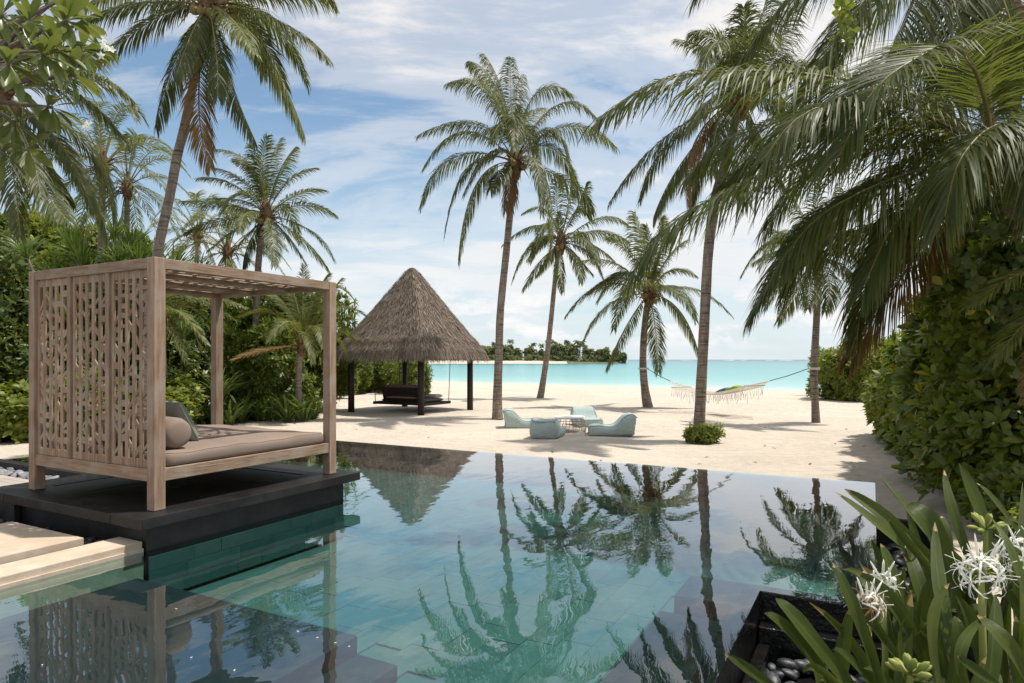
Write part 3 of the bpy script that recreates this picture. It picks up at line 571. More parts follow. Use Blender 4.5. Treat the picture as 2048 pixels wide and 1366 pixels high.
# ------------------------------------------------------------------ palms
def bez(C, mid, tip, n=16):
    C, mid, tip = (np.array(p, float) for p in (C, mid, tip)); ctrl = 2 * mid - 0.5 * (C + tip)
    t = np.linspace(0, 1, n)[:, None]; return (1 - t) ** 2 * C + 2 * t * (1 - t) * ctrl + t ** 2 * tip
def frond_mesh(P, L, n, wid, droop, roll=0.0, r0=0.028, t0=0.16, lift=0.25, ragged=0.15):
    """one pinnate palm leaf along the path P (world points, base first): rachis tube and n drooping leaflets per side"""
    P = np.asarray(P, float); base = P[0].copy(); P = P - base; K = len(P)
    T = np.gradient(P, axis=0); T /= np.linalg.norm(T, axis=1)[:, None] + 1e-9
    hor = P[-1] - P[0]; hor[2] = 0
    if np.linalg.norm(hor) < 0.25: hor = np.array([rng.uniform(-1, 1), rng.uniform(-1, 1), 0.0])
    az = hor / np.linalg.norm(hor); side0 = np.array([-az[1], az[0], 0.0])
    t = np.tile(np.linspace(t0, 0.995, n), 2) + rng.uniform(-.5, .5, 2 * n) * (0.8 / n); t = np.clip(t, t0, 0.998); sg = np.repeat([1.0, -1.0], n)
    f = t * (K - 1); i0 = np.clip(f.astype(int), 0, K - 2); fr = (f - i0)[:, None]
    p = P[i0] * (1 - fr) + P[i0 + 1] * fr; Ti = T[i0] * (1 - fr) + T[i0 + 1] * fr; Ti /= np.linalg.norm(Ti, axis=1)[:, None]
    S = side0[None] - Ti * (Ti @ side0)[:, None]; S /= np.linalg.norm(S, axis=1)[:, None]
    Nn = np.cross(S, Ti); Nn *= np.where(Nn[:, 2:3] < 0, -1, 1) if abs(T[K // 2][2]) < 0.8 else 1
    cr, sr = math.cos(roll), math.sin(roll); S, Nn = S * cr + Nn * sr, Nn * cr - S * sr
    ln = L * np.minimum(1, 0.45 + 2.6 * (t - t0)) * (1 - 0.62 * np.clip((t - 0.55) / 0.45, 0, 1) ** 1.4) * rng.uniform(1 - ragged, 1.06, 2 * n)
    ph = np.radians(22 + 42 * t + rng.normal(0, 4, 2 * n))[:, None]
    d = S * sg[:, None] * np.cos(ph) + Ti * np.sin(ph) + Nn * lift; d /= np.linalg.norm(d, axis=1)[:, None]
    pts = [p]; dirs = [d]; g = np.array([0, 0, -1.0]); dr = droop * rng.uniform(0.6, 1.4, 2 * n)[:, None]
    for k, (seg, gk) in enumerate(((0.30, 0.35), (0.34, 0.75), (0.36, 1.0))):
        d = d + g * dr * gk; d = d / np.linalg.norm(d, axis=1)[:, None]
        pts.append(pts[-1] + d * ln[:, None] * seg); dirs.append(d)
    tw = rng.normal(0, 0.22, 2 * n)[:, None]; vv = []
    for q, dd, ww in zip(pts, dirs, (0.35, 1.0, 0.8, 0.06)):
        a = Ti - dd * (Ti * dd).sum(1)[:, None]; a /= np.linalg.norm(a, axis=1)[:, None] + 1e-9; b = np.cross(dd, a)
        wv = (a * np.cos(tw) + b * np.sin(tw)) * (wid * 0.5 * ww); vv += [q - wv, q + wv]
    V = np.stack(vv, 1).reshape(-1, 3); o8 = (np.arange(2 * n) * 8)[:, None]
    F = np.concatenate([o8 + np.array([[0, 1, 3, 2]]), o8 + np.array([[2, 3, 5, 4]]), o8 + np.array([[4, 5, 7, 6]])])
    ns = 5; rr = r0 * (1 - 0.86 * np.linspace(0, 1, K) ** 0.8); rr[0] *= 1.7; rr[1] *= 1.15
    ang = np.linspace(0, 2 * np.pi, ns, endpoint=False); Sx = side0[None] - T * (T @ side0)[:, None]; Sx /= np.linalg.norm(Sx, axis=1)[:, None]; Nx = np.cross(Sx, T)
    RV = (P[:, None] + (Sx[:, None] * np.cos(ang)[None, :, None] + Nx[:, None] * np.sin(ang)[None, :, None]) * rr[:, None, None]).reshape(-1, 3)
    i, k = np.meshgrid(np.arange(K - 1), np.arange(ns), indexing='ij'); k2 = (k + 1) % ns; o = len(V)
    RF = np.stack([o + i * ns + k, o + i * ns + k2, o + (i + 1) * ns + k2, o + (i + 1) * ns + k], -1).reshape(-1, 4)
    me = mesh_np('frond', np.concatenate([V, RV]), np.concatenate([F, RF]), mat_idx=np.concatenate([np.zeros(len(F)), np.ones(len(RF))])); return me, base
def add_frond(root, P, L, n, wid, droop, mat='palm_leaf', **kw):
    me, base = frond_mesh(P, L, n, wid, droop, **kw); me.materials.append(M(mat)); me.materials.append(M('palm_rachis' if mat != 'palm_leaf_dry' else 'crown_fibre'))
    o = bpy.data.objects.new('frond', me); o.location = Vector(base) - root.location; link(o, root); return o
def trunk(root, pts, rads, seed, tscale=.72):
    """ringed trunk along a smooth path"""
    pts = [np.array(p, float) for p in pts]; K = len(pts); out = []; rr = []
    seg = np.cumsum([0] + [np.linalg.norm(pts[i + 1] - pts[i]) for i in range(K - 1)]); L = seg[-1]; n = int(L / 0.055)
    for k in range(n + 1):
        s = L * k / n; i = min(K - 2, int(np.searchsorted(seg, s, 'right') - 1)); f = (s - seg[i]) / (seg[i + 1] - seg[i])
        p0, p1, p2, p3 = pts[max(i - 1, 0)], pts[i], pts[i + 1], pts[min(i + 2, K - 1)]
        q = 0.5 * ((2 * p1) + (p2 - p0) * f + (2 * p0 - 5 * p1 + 4 * p2 - p3) * f * f + (3 * p1 - p0 - 3 * p2 + p3) * f ** 3)
        out.append(Vector(q) - root.location); r = (rads[i] * (1 - f) + rads[i + 1] * f) * tscale
        ring = ((s / 0.11) % 1.0); rr.append(r * (1 + 0.05 * (1 - ring) - 0.02 + 0.02 * math.sin(s * 5 + seed)))
    return MB().tube(out, rr, 14).build('trunk', 'palm_trunk', root, smooth=True)
def crown_bits(root, C, s, coco, seed):
    r_ = random.Random(seed); C = Vector(C) - root.location
    fb = MB(); fb.tube([C + Vector((0, 0, -.55 * s)), C + Vector((0, 0, -.3 * s)), C + Vector((0, 0, 0)), C + Vector((0, 0, .28 * s)), C + Vector((0, 0, .6 * s))], [.13 * s, .19 * s, .22 * s, .15 * s, .03 * s], 9)
    for k in range(26):       # torn sheaths and dry stalks round the heart of the crown
        a = r_.uniform(0, 6.28); d = Vector((math.cos(a), math.sin(a), 0)); p = C + d * .17 * s + Vector((0, 0, r_.uniform(-.35, .2) * s))
        fb.tube([p, p + d * .22 * s + Vector((0, 0, r_.uniform(-.1, .25) * s)), p + d * .42 * s + Vector((0, 0, r_.uniform(-.5, .2) * s))], [.026 * s, .018 * s, .003], 5)
    fb.build('crown_heart', 'crown_fibre', root, smooth=True)
    for k in range(coco):
        a = r_.uniform(0, 6.28); me = pebble_mesh(40 + k % 3); me.materials.append(M('coconut_husk'))
        o = obj_of('coconut', me, 'coconut_husk', root, C + Vector((math.cos(a) * .27 * s, math.sin(a) * .27 * s, r_.uniform(-.35, -.05) * s))); o.scale = (.12 * s, .13 * s, .21 * s); o.rotation_euler = (r_.uniform(0, 1), r_.uniform(0, 1), 0)
def palm(label, Yb, tpts, tr, crown, fronds, L, n, wid, droop, extra=0, mat='palm_leaf', coco=5, seed=1, flen=3.6, group=None, base_z=None, spear=2, dy=0.75, s=1.0, r0=0.028, young=0.15, ragged=.15):
    """tpts: trunk (u, v) from the base up, at distance Yb; fronds: (mid_u, mid_v, tip_u, tip_v[, depth shift]) read from the photograph"""
    r_ = random.Random(seed); P3 = [at(u, v, Yb) for u, v in tpts]
    if base_z is not None: P3[0].z = base_z
    root = empty('coconut_palm', P3[0], 0, label=label, cat='palm tree', group=group)
    C = at(*crown, Yb); trunk(root, P3 + [Vector(C) + Vector((0, 0, -.1))], tr + [tr[-1] * .9], seed); crown_bits(root, C, s, coco, seed)
    for fi, q in enumerate(fronds):
        mu, mv, tu, tv = q[:4]; d = q[4] if len(q) > 4 else r_.uniform(-dy, dy); m_ = q[5] if len(q) > 5 else (mat if r_.random() > young else 'palm_leaf_young')
        mid = at(mu, mv, Yb + d * .55); tip = at(tu, tv, Yb + d)
        c0 = Vector(C) + (mid - Vector(C)).normalized() * .1 * s
        add_frond(root, bez(c0, mid, tip), L * r_.uniform(.9, 1.08), n, wid, droop * r_.uniform(.8, 1.2), m_, roll=r_.uniform(-.35, .35), r0=r0, ragged=ragged)
    for k in range(extra):      # leaves on the side away from the camera and towards it
        a = r_.uniform(0.15, 0.85) * math.pi if k % 3 else -r_.uniform(0.2, 0.8) * math.pi
        el = r_.uniform(-0.1, 1.1); fl = flen * r_.uniform(.8, 1.0); h = Vector((math.cos(a), math.sin(a), 0))
        mid = Vector(C) + h * fl * .5 * math.cos(el) + Vector((0, 0, fl * .5 * math.sin(el) + .1)); tip = Vector(C) + h * fl * (.62 + .25 * math.cos(el)) + Vector((0, 0, fl * (.7 * math.sin(el) - .45)))
        add_frond(root, bez(C, mid, tip), L, n, wid, droop, mat, roll=r_.uniform(-.3, .3), r0=r0, ragged=ragged)
    for k in range(spear):      # unopened spear leaves
        tip = Vector(C) + Vector((r_.uniform(-.25, .25), r_.uniform(-.2, .2), 1)) * flen * r_.uniform(.45, .6)
        add_frond(root, bez(C, (Vector(C) + tip) / 2, tip), L * .5, n // 2, wid, .02, 'palm_leaf_young', roll=0, r0=r0 * .7, lift=0.0)
    return root
def Cc(sc_, ox, oy, rows):
    return [tuple([ox + r[0] / sc_, oy + r[1] / sc_, ox + r[2] / sc_, oy + r[3] / sc_] + list(r[4:])) for r in rows]
G_ = None
# tall palm behind the bean bags
palm('tall grey coconut palm between the thatched pavilion and the bean bags', 24.4, [(995, 838), (995, 790), (998, 700), (1001, 620), (1012, 510), (1021, 420), (1030, 345)],
     [.30, .235, .20, .19, .18, .17, .155], (1030, 322),
     Cc(3.104, 800, 80, [(470, 520, 115, 590), (400, 570, 150, 790), (330, 735, 130, 1040), (430, 790, 280, 1210), (470, 900, 360, 1370), (560, 330, 300, 270), (600, 300, 430, 130), (640, 330, 520, 85),
      (690, 350, 690, 110), (720, 400, 760, 210, 2.0), (700, 480, 735, 600, -2.4), (650, 520, 560, 640, -2.2), (840, 340, 1065, 340), (985, 400, 1230, 500), (1040, 535, 1340, 670), (930, 560, 1060, 810), (905, 850, 940, 1350, -1.5), (1060, 890, 1190, 1080), (840, 760, 880, 1080, -2.0), (560, 700, 400, 960, -1.8), (620, 830, 560, 930, -1.5), (680, 900, 655, 1060, -.6, 'palm_leaf_dry'),(780,500,900,420,2.5)]),
     .98, 96, .032, .95, extra=3, coco=7, seed=3, s=1.25, ragged=.3)
palm('slim coconut palm leaning over the beach behind the round table', 37.0, [(1080, 798), (1085, 770), (1094, 710), (1102, 640), (1110, 560), (1117, 500)], [.30, .24, .21, .19, .18, .17], (1121, 484),
     Cc(2.732, 1000, 330, [(380, 170, 390, 40), (310, 180, 320, 60), (430, 210, 470, 100), (200, 330, 20, 430), (180, 430, 70, 630), (220, 540, 130, 680), (330, 560, 345, 690, -2), (420, 520, 440, 640, -2), (480, 430, 620, 520), (530, 365, 700, 420), (550, 290, 700, 330), (480, 480, 560, 620), (420, 250, 500, 300), (250, 250, 130, 260), (280, 470, 200, 600), (390, 470, 500, 590),(260,400,150,520)]),
     .95, 78, .042, .7, extra=4, seed=4, s=1.3, flen=3.5)
palm('curved coconut palm holding the hammock, nearer the sea', 30.25, [(1296, 815), (1290, 780), (1286, 730), (1288, 670), (1293, 620)], [.34, .25, .22, .21, .19], (1298, 586),
     Cc(2.732, 1000, 330, [(560, 660, 365, 820), (590, 770, 455, 970), (690, 880, 580, 1110, -1.5), (850, 900, 865, 1130, -2), (985, 800, 1090, 1040), (1060, 680, 1260, 820), (780, 460, 735, 260), (710, 490, 590, 400), (630, 540, 430, 530), (860, 450, 880, 290), (930, 580, 1060, 600), (700, 590, 560, 640), (910, 520, 1010, 420), (830, 500, 800, 330), (760, 640, 690, 720, -2.5), (900, 660, 990, 730, -2.5),(640,620,480,700)]),
     .92, 88, .038, .55, extra=4, seed=5, s=1.25, flen=3.7, r0=.034, young=.3)
palm('leaning coconut palm with a small leafy shrub at its foot', 18.0, [(1397, 882), (1399, 840), (1404, 740), (1411, 600), (1417, 500), (1430, 400), (1452, 320), (1474, 230)], [.24, .21, .19, .185, .18, .175, .165, .15], (1482, 195),
     Cc(2.847, 1180, 0, [(740, 340, 510, 225), (770, 270, 590, 190), (880, 250, 875, 40), (950, 200, 1020, -60), (1030, 260, 1180, 0), (1060, 360, 1120, 440), (1130, 380, 1360, 430), (430, 780, 120, 1140), (480, 790, 290, 1130), (540, 900, 360, 1240), (640, 900, 560, 1240), (840, 900, 900, 1160, -1.5), (980, 800, 1110, 1060), (1120, 620, 1400, 800), (900, 420, 960, 560, -2.4), (690, 560, 560, 760, -1.8), (1000, 330, 1050, 200, 2), (800, 380, 700, 420, 2.5), (730, 700, 700, 1000, -1.5), (600, 800, 560, 1180, -.8, 'palm_leaf_dry')]),
     .98, 100, .030, .9, extra=4, seed=6, s=1.1, flen=3.6, ragged=.3)
palm('straight dark coconut palm holding the hammock beside the round green hedge', 22.7, [(1632, 847), (1630, 800), (1628, 740), (1632, 660), (1635, 590), (1634, 535)], [.20, .17, .17, .16, .15, .14], (1634, 515),
     Cc(2.356, 1480, 380, [(220, 280, 70, 340), (230, 390, 120, 560), (270, 470, 180, 620), (420, 430, 400, 575, -1.5), (490, 370, 575, 510), (560, 310, 680, 430), (330, 190, 250, 30), (400, 160, 450, -20), (290, 250, 130, 180), (470, 240, 620, 160), (365, 180, 365, -30), (340, 430, 320, 560, -1.8), (520, 280, 690, 270)]),
     .85, 80, .03, .75, extra=4, seed=7, s=1.0, flen=3.2)
palm('tall leaning coconut palm rising behind the canopy daybed', 14.0, [(280, 925), (292, 720), (303, 590), (318, 490), (340, 390), (354, 315), (372, 240), (394, 130), (410, 40)], [.19, .15, .14, .135, .13, .13, .125, .115, .105], (418, 10),
     Cc(2.731, 0, 0, [(760, 20, 440, 120), (850, 100, 490, 380), (960, 320, 850, 695), (1085, 540, 1148, 915, -.5, 'palm_leaf_dry'), (1235, 380, 1395, 770), (1440, 270, 1665, 740), (1510, 110, 1785, 320), (1600, -60, 1815, 10), (1270, 110, 1390, 290, -1.5, 'palm_leaf_young'), (1020, -200, 700, -300), (1300, -250, 1600, -350), (1130, -300, 1150, -600), (900, -100, 600, -150), (1180, 280, 1190, 520, -1.2), (1050, 180, 960, 420, -1.2), (1380, 150, 1560, 480, 1.5), (800, -60, 480, 30, 1.2), (1450, -100, 1700, -150)]),
     .82, 96, .029, .7, extra=3, seed=8, s=1.0, flen=3.0, base_z=SAND, ragged=.25)
palm('full round coconut palm growing behind the hedge beyond the daybed roof', 26.0, [(512, 800), (512, 640), (516, 540), (524, 460)], [.20, .18, .17, .16], (532, 430),
     Cc(2.24, 360, 250, [(290, 260, 145, 190), (240, 270, 80, 240), (190, 355, 5, 345), (160, 435, 30, 485), (300, 180, 165, 110), (370, 200, 390, 50), (440, 220, 515, 100), (490, 250, 610, 195), (530, 310, 642, 292), (560, 360, 695, 405), (575, 470, 688, 605), (550, 520, 665, 655), (470, 490, 560, 615), (415, 490, 420, 630, -2), (300, 395, 270, 475, -2, 'palm_leaf_young'), (250, 470, 130, 560), (310, 530, 280, 640), (340, 210, 250, 150), (400, 210, 450, 60, 1.5), (330, 470, 200, 600), (360, 230, 320, 90),(280,340,130,330)]),
     .72, 76, .032, .5, extra=3, seed=9, s=1.2, flen=3.0, base_z=SAND, young=.35)
palm('young coconut palm in front of the hedge beside the thatched pavilion', 23.4, [(596, 770), (598, 735), (602, 705)], [.15, .15, .13], (604, 690),
     Cc(2.24, 360, 250, [(490, 880, 400, 970, -2), (550, 800, 555, 630), (600, 790, 660, 670), (660, 740, 790, 800), (700, 825, 855, 880), (670, 905, 790, 985), (430, 850, 270, 860), (480, 820, 390, 740), (380, 1010, 245, 1050, -1.5, 'palm_leaf_dry'), (610, 900, 640, 1000, -1.5), (520, 790, 460, 680), (450, 800, 290, 760), (620, 830, 720, 690)]),
     .55, 54, .032, .25, extra=2, seed=10, s=.75, flen=2.4, base_z=SAND, mat='palm_leaf_young', coco=0, spear=3)
palm('young coconut palm arching out of the hedge behind the daybed', 19.5, [(330, 900), (328, 760), (325, 680)], [.14, .13, .12], (325, 660),
     [(360, 610, 425, 650), (350, 590, 470, 640), (300, 600, 230, 640), (330, 590, 340, 530), (370, 640, 400, 700), (290, 640, 220, 700), (340, 650, 370, 720), (350, 620, 415, 690, -1.5), (310, 590, 270, 540), (390, 600, 490, 615)],
     .55, 54, .03, .3, seed=12, s=.7, flen=2.4, base_z=SAND, mat='palm_leaf_young', coco=0)
palm('coconut palm with drooping leaves beside the frangipani branches', 12.5, [(-60, 950), (-50, 600), (-25, 330), (-5, 220)], [.2, .17, .15, .14], (0, 190),
     Cc(3.69, 0, 150, [(520, 120, 965, 550), (620, 10, 990, 215), (85, 640, 150, 1180, -1.0), (330, 600, 545, 930), (530, 600, 795, 1200), (280, 760, 510, 1080, -1.2), (200, 500, 300, 900, -1.0), (420, 480, 680, 1000), (640, 520, 830, 1080, 1.5), (-100, 600, -250, 1000), (100, -200, 200, -500), (450, -120, 800, -180), (-250, 0, -600, 200)]),
     .72, 100, .027, .65, seed=13, s=1.0, flen=3.0, base_z=SAND, ragged=.25)
for k, (u, v, Yp, lab) in enumerate(((255, 372, 27, 'small feathery coconut palm showing above the strap leaved shrub'), (395, 470, 34, 'far coconut palm between the leaning trunk and the round palm'), (205, 330, 22, 'coconut palm with pale grey leaves behind the drooping palm'), (455, 505, 30, 'low coconut palm showing above the daybed roof'))):
    r_ = random.Random(60 + k); sp = 3.0 / Yp * FPX
    fr_ = []
    for q in range(15):
        a = q / 15 * 2 * math.pi + r_.uniform(-.2, .2); dx = math.cos(a); up = math.sin(a)
        fr_.append((u + dx * sp * .5, v - up * sp * .5 - sp * .16, u + dx * sp * .95, v - up * sp * .78 + sp * .22))
    palm(lab, Yp, [(u - 6, 830), (u - 4, 600), (u, v + 20)], [.17, .16, .14], (u, v), fr_, .6, 46, .036, .32, seed=61 + k, s=1.0, base_z=SAND, mat='palm_leaf_young' if k != 2 else 'palm_leaf', coco=0, dy=1.6)

# the big palm that reaches over the pool from the planted side: leaves traced one by one at their own distance
def big_palm(label, root_pt, tpts, tr, crown, YC, rows, L, n, wid, droop, seed, s=1.2):
    r_ = random.Random(seed); root = empty('coconut_palm', root_pt, 0, label=label, cat='palm tree'); trunk(root, tpts, tr, seed); C = at(*crown, YC); crown_bits(root, C, s * .62, 2, seed)
    for row in rows:
        pts = [np.array(C)] + [np.array(at(u, v, Yp)) for u, v, Yp in row[0]]; m_ = row[1] if len(row) > 1 else 'palm_leaf'; dr = row[2] if len(row) > 2 else droop; lift = row[3] if len(row) > 3 else .25
        t = np.linspace(0, len(pts) - 1, 22); P = []
        for q in t:
            i = min(int(q), len(pts) - 2); f = q - i; p0, p1, p2, p3 = pts[max(i - 1, 0)], pts[i], pts[i + 1], pts[min(i + 2, len(pts) - 1)]
            P.append(0.5 * ((2 * p1) + (p2 - p0) * f + (2 * p0 - 5 * p1 + 4 * p2 - p3) * f * f + (3 * p1 - p0 - 3 * p2 + p3) * f ** 3))
        P = np.array(P); sl = np.concatenate([[0], np.cumsum(np.linalg.norm(np.diff(P, axis=0), axis=1))]); P = np.stack([np.interp(np.linspace(0, sl[-1], 22), sl, P[:, k]) for k in range(3)], 1)
        add_frond(root, P, L, n, wid, dr, m_, roll=r_.uniform(-.2, .2), r0=.034, t0=.14, lift=lift)
    return root
YC = 8.6
big_palm('big coconut palm spreading long arching leaves over the sand and pool', Vector((8.9, 9.6, SAND)), [Vector((8.9, 9.6, SAND)), Vector((8.3, 9.4, 0.9)), Vector((7.5, 9.1, 2.4)), at(2010, 380, YC)], [.22, .18, .16, .14], (1985, 305), YC,
 [([(1850, 200, 8.4), (1734, 168, 8.3), (1614, 148, 8.2), (1480, 142, 8.0), (1324, 160, 7.8), (1205, 232, 7.6)],),
  ([(1860, 296, 8.3), (1760, 296, 8.1), (1672, 308, 8.0), (1560, 335, 7.8), (1448, 385, 7.6), (1345, 447, 7.4), (1270, 545, 7.3)],),
  ([(1900, 340, 8.9), (1821, 420, 9.0), (1717, 460, 9.0), (1614, 497, 9.0), (1560, 540, 9.0), (1510, 620, 9.0)],),
  ([(1860, 230, 9.3), (1740, 205, 9.5), (1614, 226, 9.6), (1500, 262, 9.6), (1448, 285, 9.6), (1380, 350, 9.6)],),
  ([(1975, 220, 8.2), (1945, 130, 7.8), (1900, 92, 7.4), (1810, 130, 7.0), (1740, 190, 6.9), (1680, 310, 6.9)], 'palm_leaf', .32, .3),
  ([(1980, 180, 8.6), (1990, 100, 8.6), (2048, 60, 8.6), (2200, 110, 8.6)],),
  ([(2060, 260, 8.2), (2150, 260, 8.0), (2250, 330, 8.0), (2330, 450, 8.0)],),
  ([(1900, 350, 9.2), (1830, 420, 9.6), (1770, 500, 10.0), (1730, 580, 10.2), (1715, 670, 10.2)],),
  ([(1930, 380, 9.0), (1860, 470, 9.6), (1800, 560, 10.2), (1745, 640, 10.6), (1705, 715, 10.8)], 'palm_leaf_dry', .6),
  ([(1880, 290, 9.4), (1780, 340, 10.0), (1690, 400, 10.4), (1620, 480, 10.6), (1570, 590, 10.6)],),
  ([(1900, 250, 9.8), (1800, 250, 10.6), (1700, 290, 11.2), (1600, 360, 11.6), (1530, 460, 11.8)],),
  ([(2030, 250, 9.4), (2080, 170, 10.2), (2160, 160, 11)],), ([(1930, 330, 8.0), (1850, 380, 7.7), (1780, 460, 7.6), (1730, 570, 7.6)],), ([(1900, 300, 9.0), (1800, 330, 9.3), (1700, 390, 9.6), (1600, 470, 9.8), (1540, 570, 10)],), ([(1880, 270, 8.8), (1780, 258, 9.0), (1660, 262, 9.2), (1540, 300, 9.3), (1440, 375, 9.4)],), ([(1900, 320, 8.3), (1820, 345, 8.0), (1720, 385, 7.8), (1630, 440, 7.7), (1560, 525, 7.7)],), ([(1870, 240, 8.0), (1770, 200, 7.6), (1680, 200, 7.3), (1590, 240, 7.1), (1530, 315, 7.0)],),
  ([(1920, 380, 9.4), (1850, 450, 9.8), (1790, 520, 10), (1760, 610, 10)],), ([(2010, 270, 7.8), (2000, 250, 7.2), (1960, 270, 6.8), (1915, 330, 6.6), (1890, 430, 6.6)],), ([(2030, 270, 7.9), (2070, 250, 7.4), (2090, 300, 7.1), (2085, 400, 7.0)],), ([(1960, 220, 9.6), (1900, 150, 10.6), (1800, 130, 11.6), (1700, 190, 12.4)],)],
 1.25, 150, .026, .75, 21)
big_palm('high coconut palm whose leaves hang in from above the big palm', Vector((9.8, 11.2, SAND)), [Vector((9.8, 11.2, SAND)), Vector((9.6, 11.0, 3)), Vector((8.6, 10.5, 6)), at(1935, -130, 9.8)], [.2, .17, .15, .13], (1930, -150), 9.8,
 [([(1820, -150, 9.7), (1700, -90, 9.5), (1580, 0, 9.4), (1490, 110, 9.3)],), ([(1840, -100, 9.4), (1740, -10, 9.2), (1660, 90, 9.0), (1600, 210, 9.0)],), ([(1860, -60, 9.2), (1820, 20, 9.0), (1780, 110, 8.9), (1740, 230, 8.9)],),
  ([(1900, -40, 9.2), (1905, 60, 9.0), (1890, 170, 8.9), (1870, 260, 9.0)],), ([(1980, -60, 9.2), (2020, 40, 9.0), (2050, 160, 9.0)],), ([(2040, -120, 9.6), (2150, -60, 9.6), (2230, 60, 9.6)],), ([(1790, -220, 9.8), (1640, -200, 9.8), (1500, -130, 9.8), (1400, -20, 9.8)],),
  ([(1850, -110, 10.4), (1780, -20, 10.9), (1700, 60, 11.2), (1640, 170, 11.4)],), ([(1960, -30, 10.4), (1990, 80, 10.9), (1990, 200, 11.2)],)],
 1.2, 140, .026, .7, 22)

ylw = empty('coconut_palm', at(2230, 900, 7.8), 0, label='young palm with yellowing leaves reaching in beside the thicket', cat='palm tree'); ylw.location.z = SAND + .3
trunk(ylw, [ylw.location.copy(), at(2225, 700, 7.8), at(2215, 560, 7.8)], [.12, .11, .1], 3)
for m_, a_, b_, d_ in (('palm_leaf_young', (2080, 535), (1940, 612), .35), ('palm_leaf_young', (2100, 600), (1990, 720), .4), ('palm_leaf', (2120, 470), (2010, 480), .4), ('palm_leaf_young', (2230, 450), (2250, 330), .3), ('palm_leaf_dry', (2130, 640), (2060, 790), .5), ('palm_leaf', (2330, 520), (2440, 600), .4)):
    add_frond(ylw, bez(at(2215, 550, 7.8), at(*a_, 7.6), at(*b_, 7.4)), .55, 60, .026, d_, m_, r0=.02)
# ------------------------------------------------------------------ thatched pavilion with hanging daybed
gc = (on(709, 825) + on(932, 818)) / 2
gz = empty('thatched_pavilion', gc, TH, label='square pavilion with steep grey thatched roof on four dark posts', cat='pavilion')
HP, HE, ZE, ZA = 1.80, 2.38, 2.55, 6.12           # post spacing, eave half width, eave and apex above the sand
for sx in (-1, 1):
    for sy in (-1, 1):
        MB().tube([(sx * HP, sy * HP, -.2), (sx * HP, sy * HP, 1.2), (sx * HP, sy * HP, ZE + .35)], [.135, .13, .125], 14).build('post', 'dark_wood', gz, smooth=True)
for sy in (-1, 1): Bx('beam', 'dark_wood', gz, -HP - .2, HP + .2, sy * HP - .07, sy * HP + .07, ZE + .08, ZE + .26, .01)
for sx in (-1, 1): Bx('beam', 'dark_wood', gz, sx * HP - .07, sx * HP + .07, -HP - .2, HP + .2, ZE + .265, ZE + .42, .01)
def roof_pt(q, u, t):
    """side q, u across (-1..1), t from eave 0 to apex 1"""
    hw = HE * (1 - t) ** 0.97 + 0.10 * t; z = ZE + (ZA - ZE) * t - .10 * math.sin(math.pi * t)
    rc = hw * (1 - .045 * abs(u) ** 6); x, y = u * rc, -rc
    a = q * math.pi / 2; return Vector((x * math.cos(a) - y * math.sin(a), x * math.sin(a) + y * math.cos(a), z))
rf = MB(); nu, nt_ = 14, 12
for q in range(4):
    vs = [roof_pt(q, -1 + 2 * i / nu, j / nt_) for j in range(nt_ + 1) for i in range(nu + 1)]
    rf.add(vs, [(j * (nu + 1) + i, j * (nu + 1) + i + 1, (j + 1) * (nu + 1) + i + 1, (j + 1) * (nu + 1) + i) for j in range(nt_) for i in range(nu)])
roof = rf.build('roof', 'thatch_base', gz, smooth=True)
def blades(n, tsel, ln, wd, out, hang):
    V = np.zeros((n, 4, 3))
    for k in range(n):
        q = random.randrange(4); t = tsel(); u = random.uniform(-1, 1); p = roof_pt(q, u, t); d = (roof_pt(q, u, max(t - .02, 0)) - roof_pt(q, u, max(t - .02, 0) + .02)).normalized()
        nrm = d.cross(roof_pt(q, min(u + .02, 1), t) - roof_pt(q, u - .02, t)).normalized()
        if nrm.z < 0: nrm = -nrm
        d = (d + nrm * random.uniform(.02, out) + Vector((0, 0, -hang)) + Vector((random.gauss(0, .12), random.gauss(0, .12), 0))).normalized()
        s = d.cross(nrm).normalized() * wd * random.uniform(.5, 1.2); p = p + nrm * random.uniform(.01, .05); l_ = ln * random.uniform(.6, 1.25)
        V[k] = [p - s, p + s, p + d * l_ + s * .5, p + d * l_ - s * .5]
    return V.reshape(-1, 3), (np.arange(n) * 4)[:, None] + np.array([[0, 1, 2, 3]])
V_, F_ = blades(20000, lambda: 1 - math.sqrt(random.random()) * .97, .26, .0125, .10, 0.0)
th = obj_of('thatch_layer', mesh_np('thatch', V_, F_), 'thatch', roof); th['kind'] = 'stuff'
V_, F_ = blades(6500, lambda: random.uniform(.0, .10), .50, .0125, .22, .95)
th = obj_of('eave_fringe', mesh_np('thatch', V_, F_), 'thatch', roof); th['kind'] = 'stuff'
# second, thicker layer that ends in a lip above the fringe
V_, F_ = blades(4200, lambda: random.uniform(.13, .19), .20, .012, .55, .15)
th = obj_of('thatch_lip', mesh_np('thatch', V_, F_), 'thatch', roof); th['kind'] = 'stuff'
cap = MB(); cap.tube([(0, 0, ZA - .22), (0, 0, ZA - .05), (0, 0, ZA + .02)], [.22, .16, .07], 10).build('roof_cap', 'thatch_base', gz, smooth=True)
sw = empty('hanging_daybed', gc + Vector((0, 0, .36)), TH, label='dark wooden swing bed hanging on ropes under the thatched roof', cat='swing bed')
Bx('frame_beam', 'dark_wood', sw, -.95, .95, -1.36, -1.26, -.06, .06, .008); Bx('frame_beam', 'dark_wood', sw, -.95, .95, 1.26, 1.36, -.06, .06, .008)
Bx('frame_beam', 'dark_wood', sw, -.9, -.8, -1.25, 1.25, -.055, .055, .008); Bx('frame_beam', 'dark_wood', sw, .8, .9, -1.25, 1.25, -.055, .055, .008)
for i in range(9): Bx('slat', 'dark_wood', sw, -.78 + i * .176, -.78 + i * .176 + .15, -1.25, 1.25, .0, .035, .004)
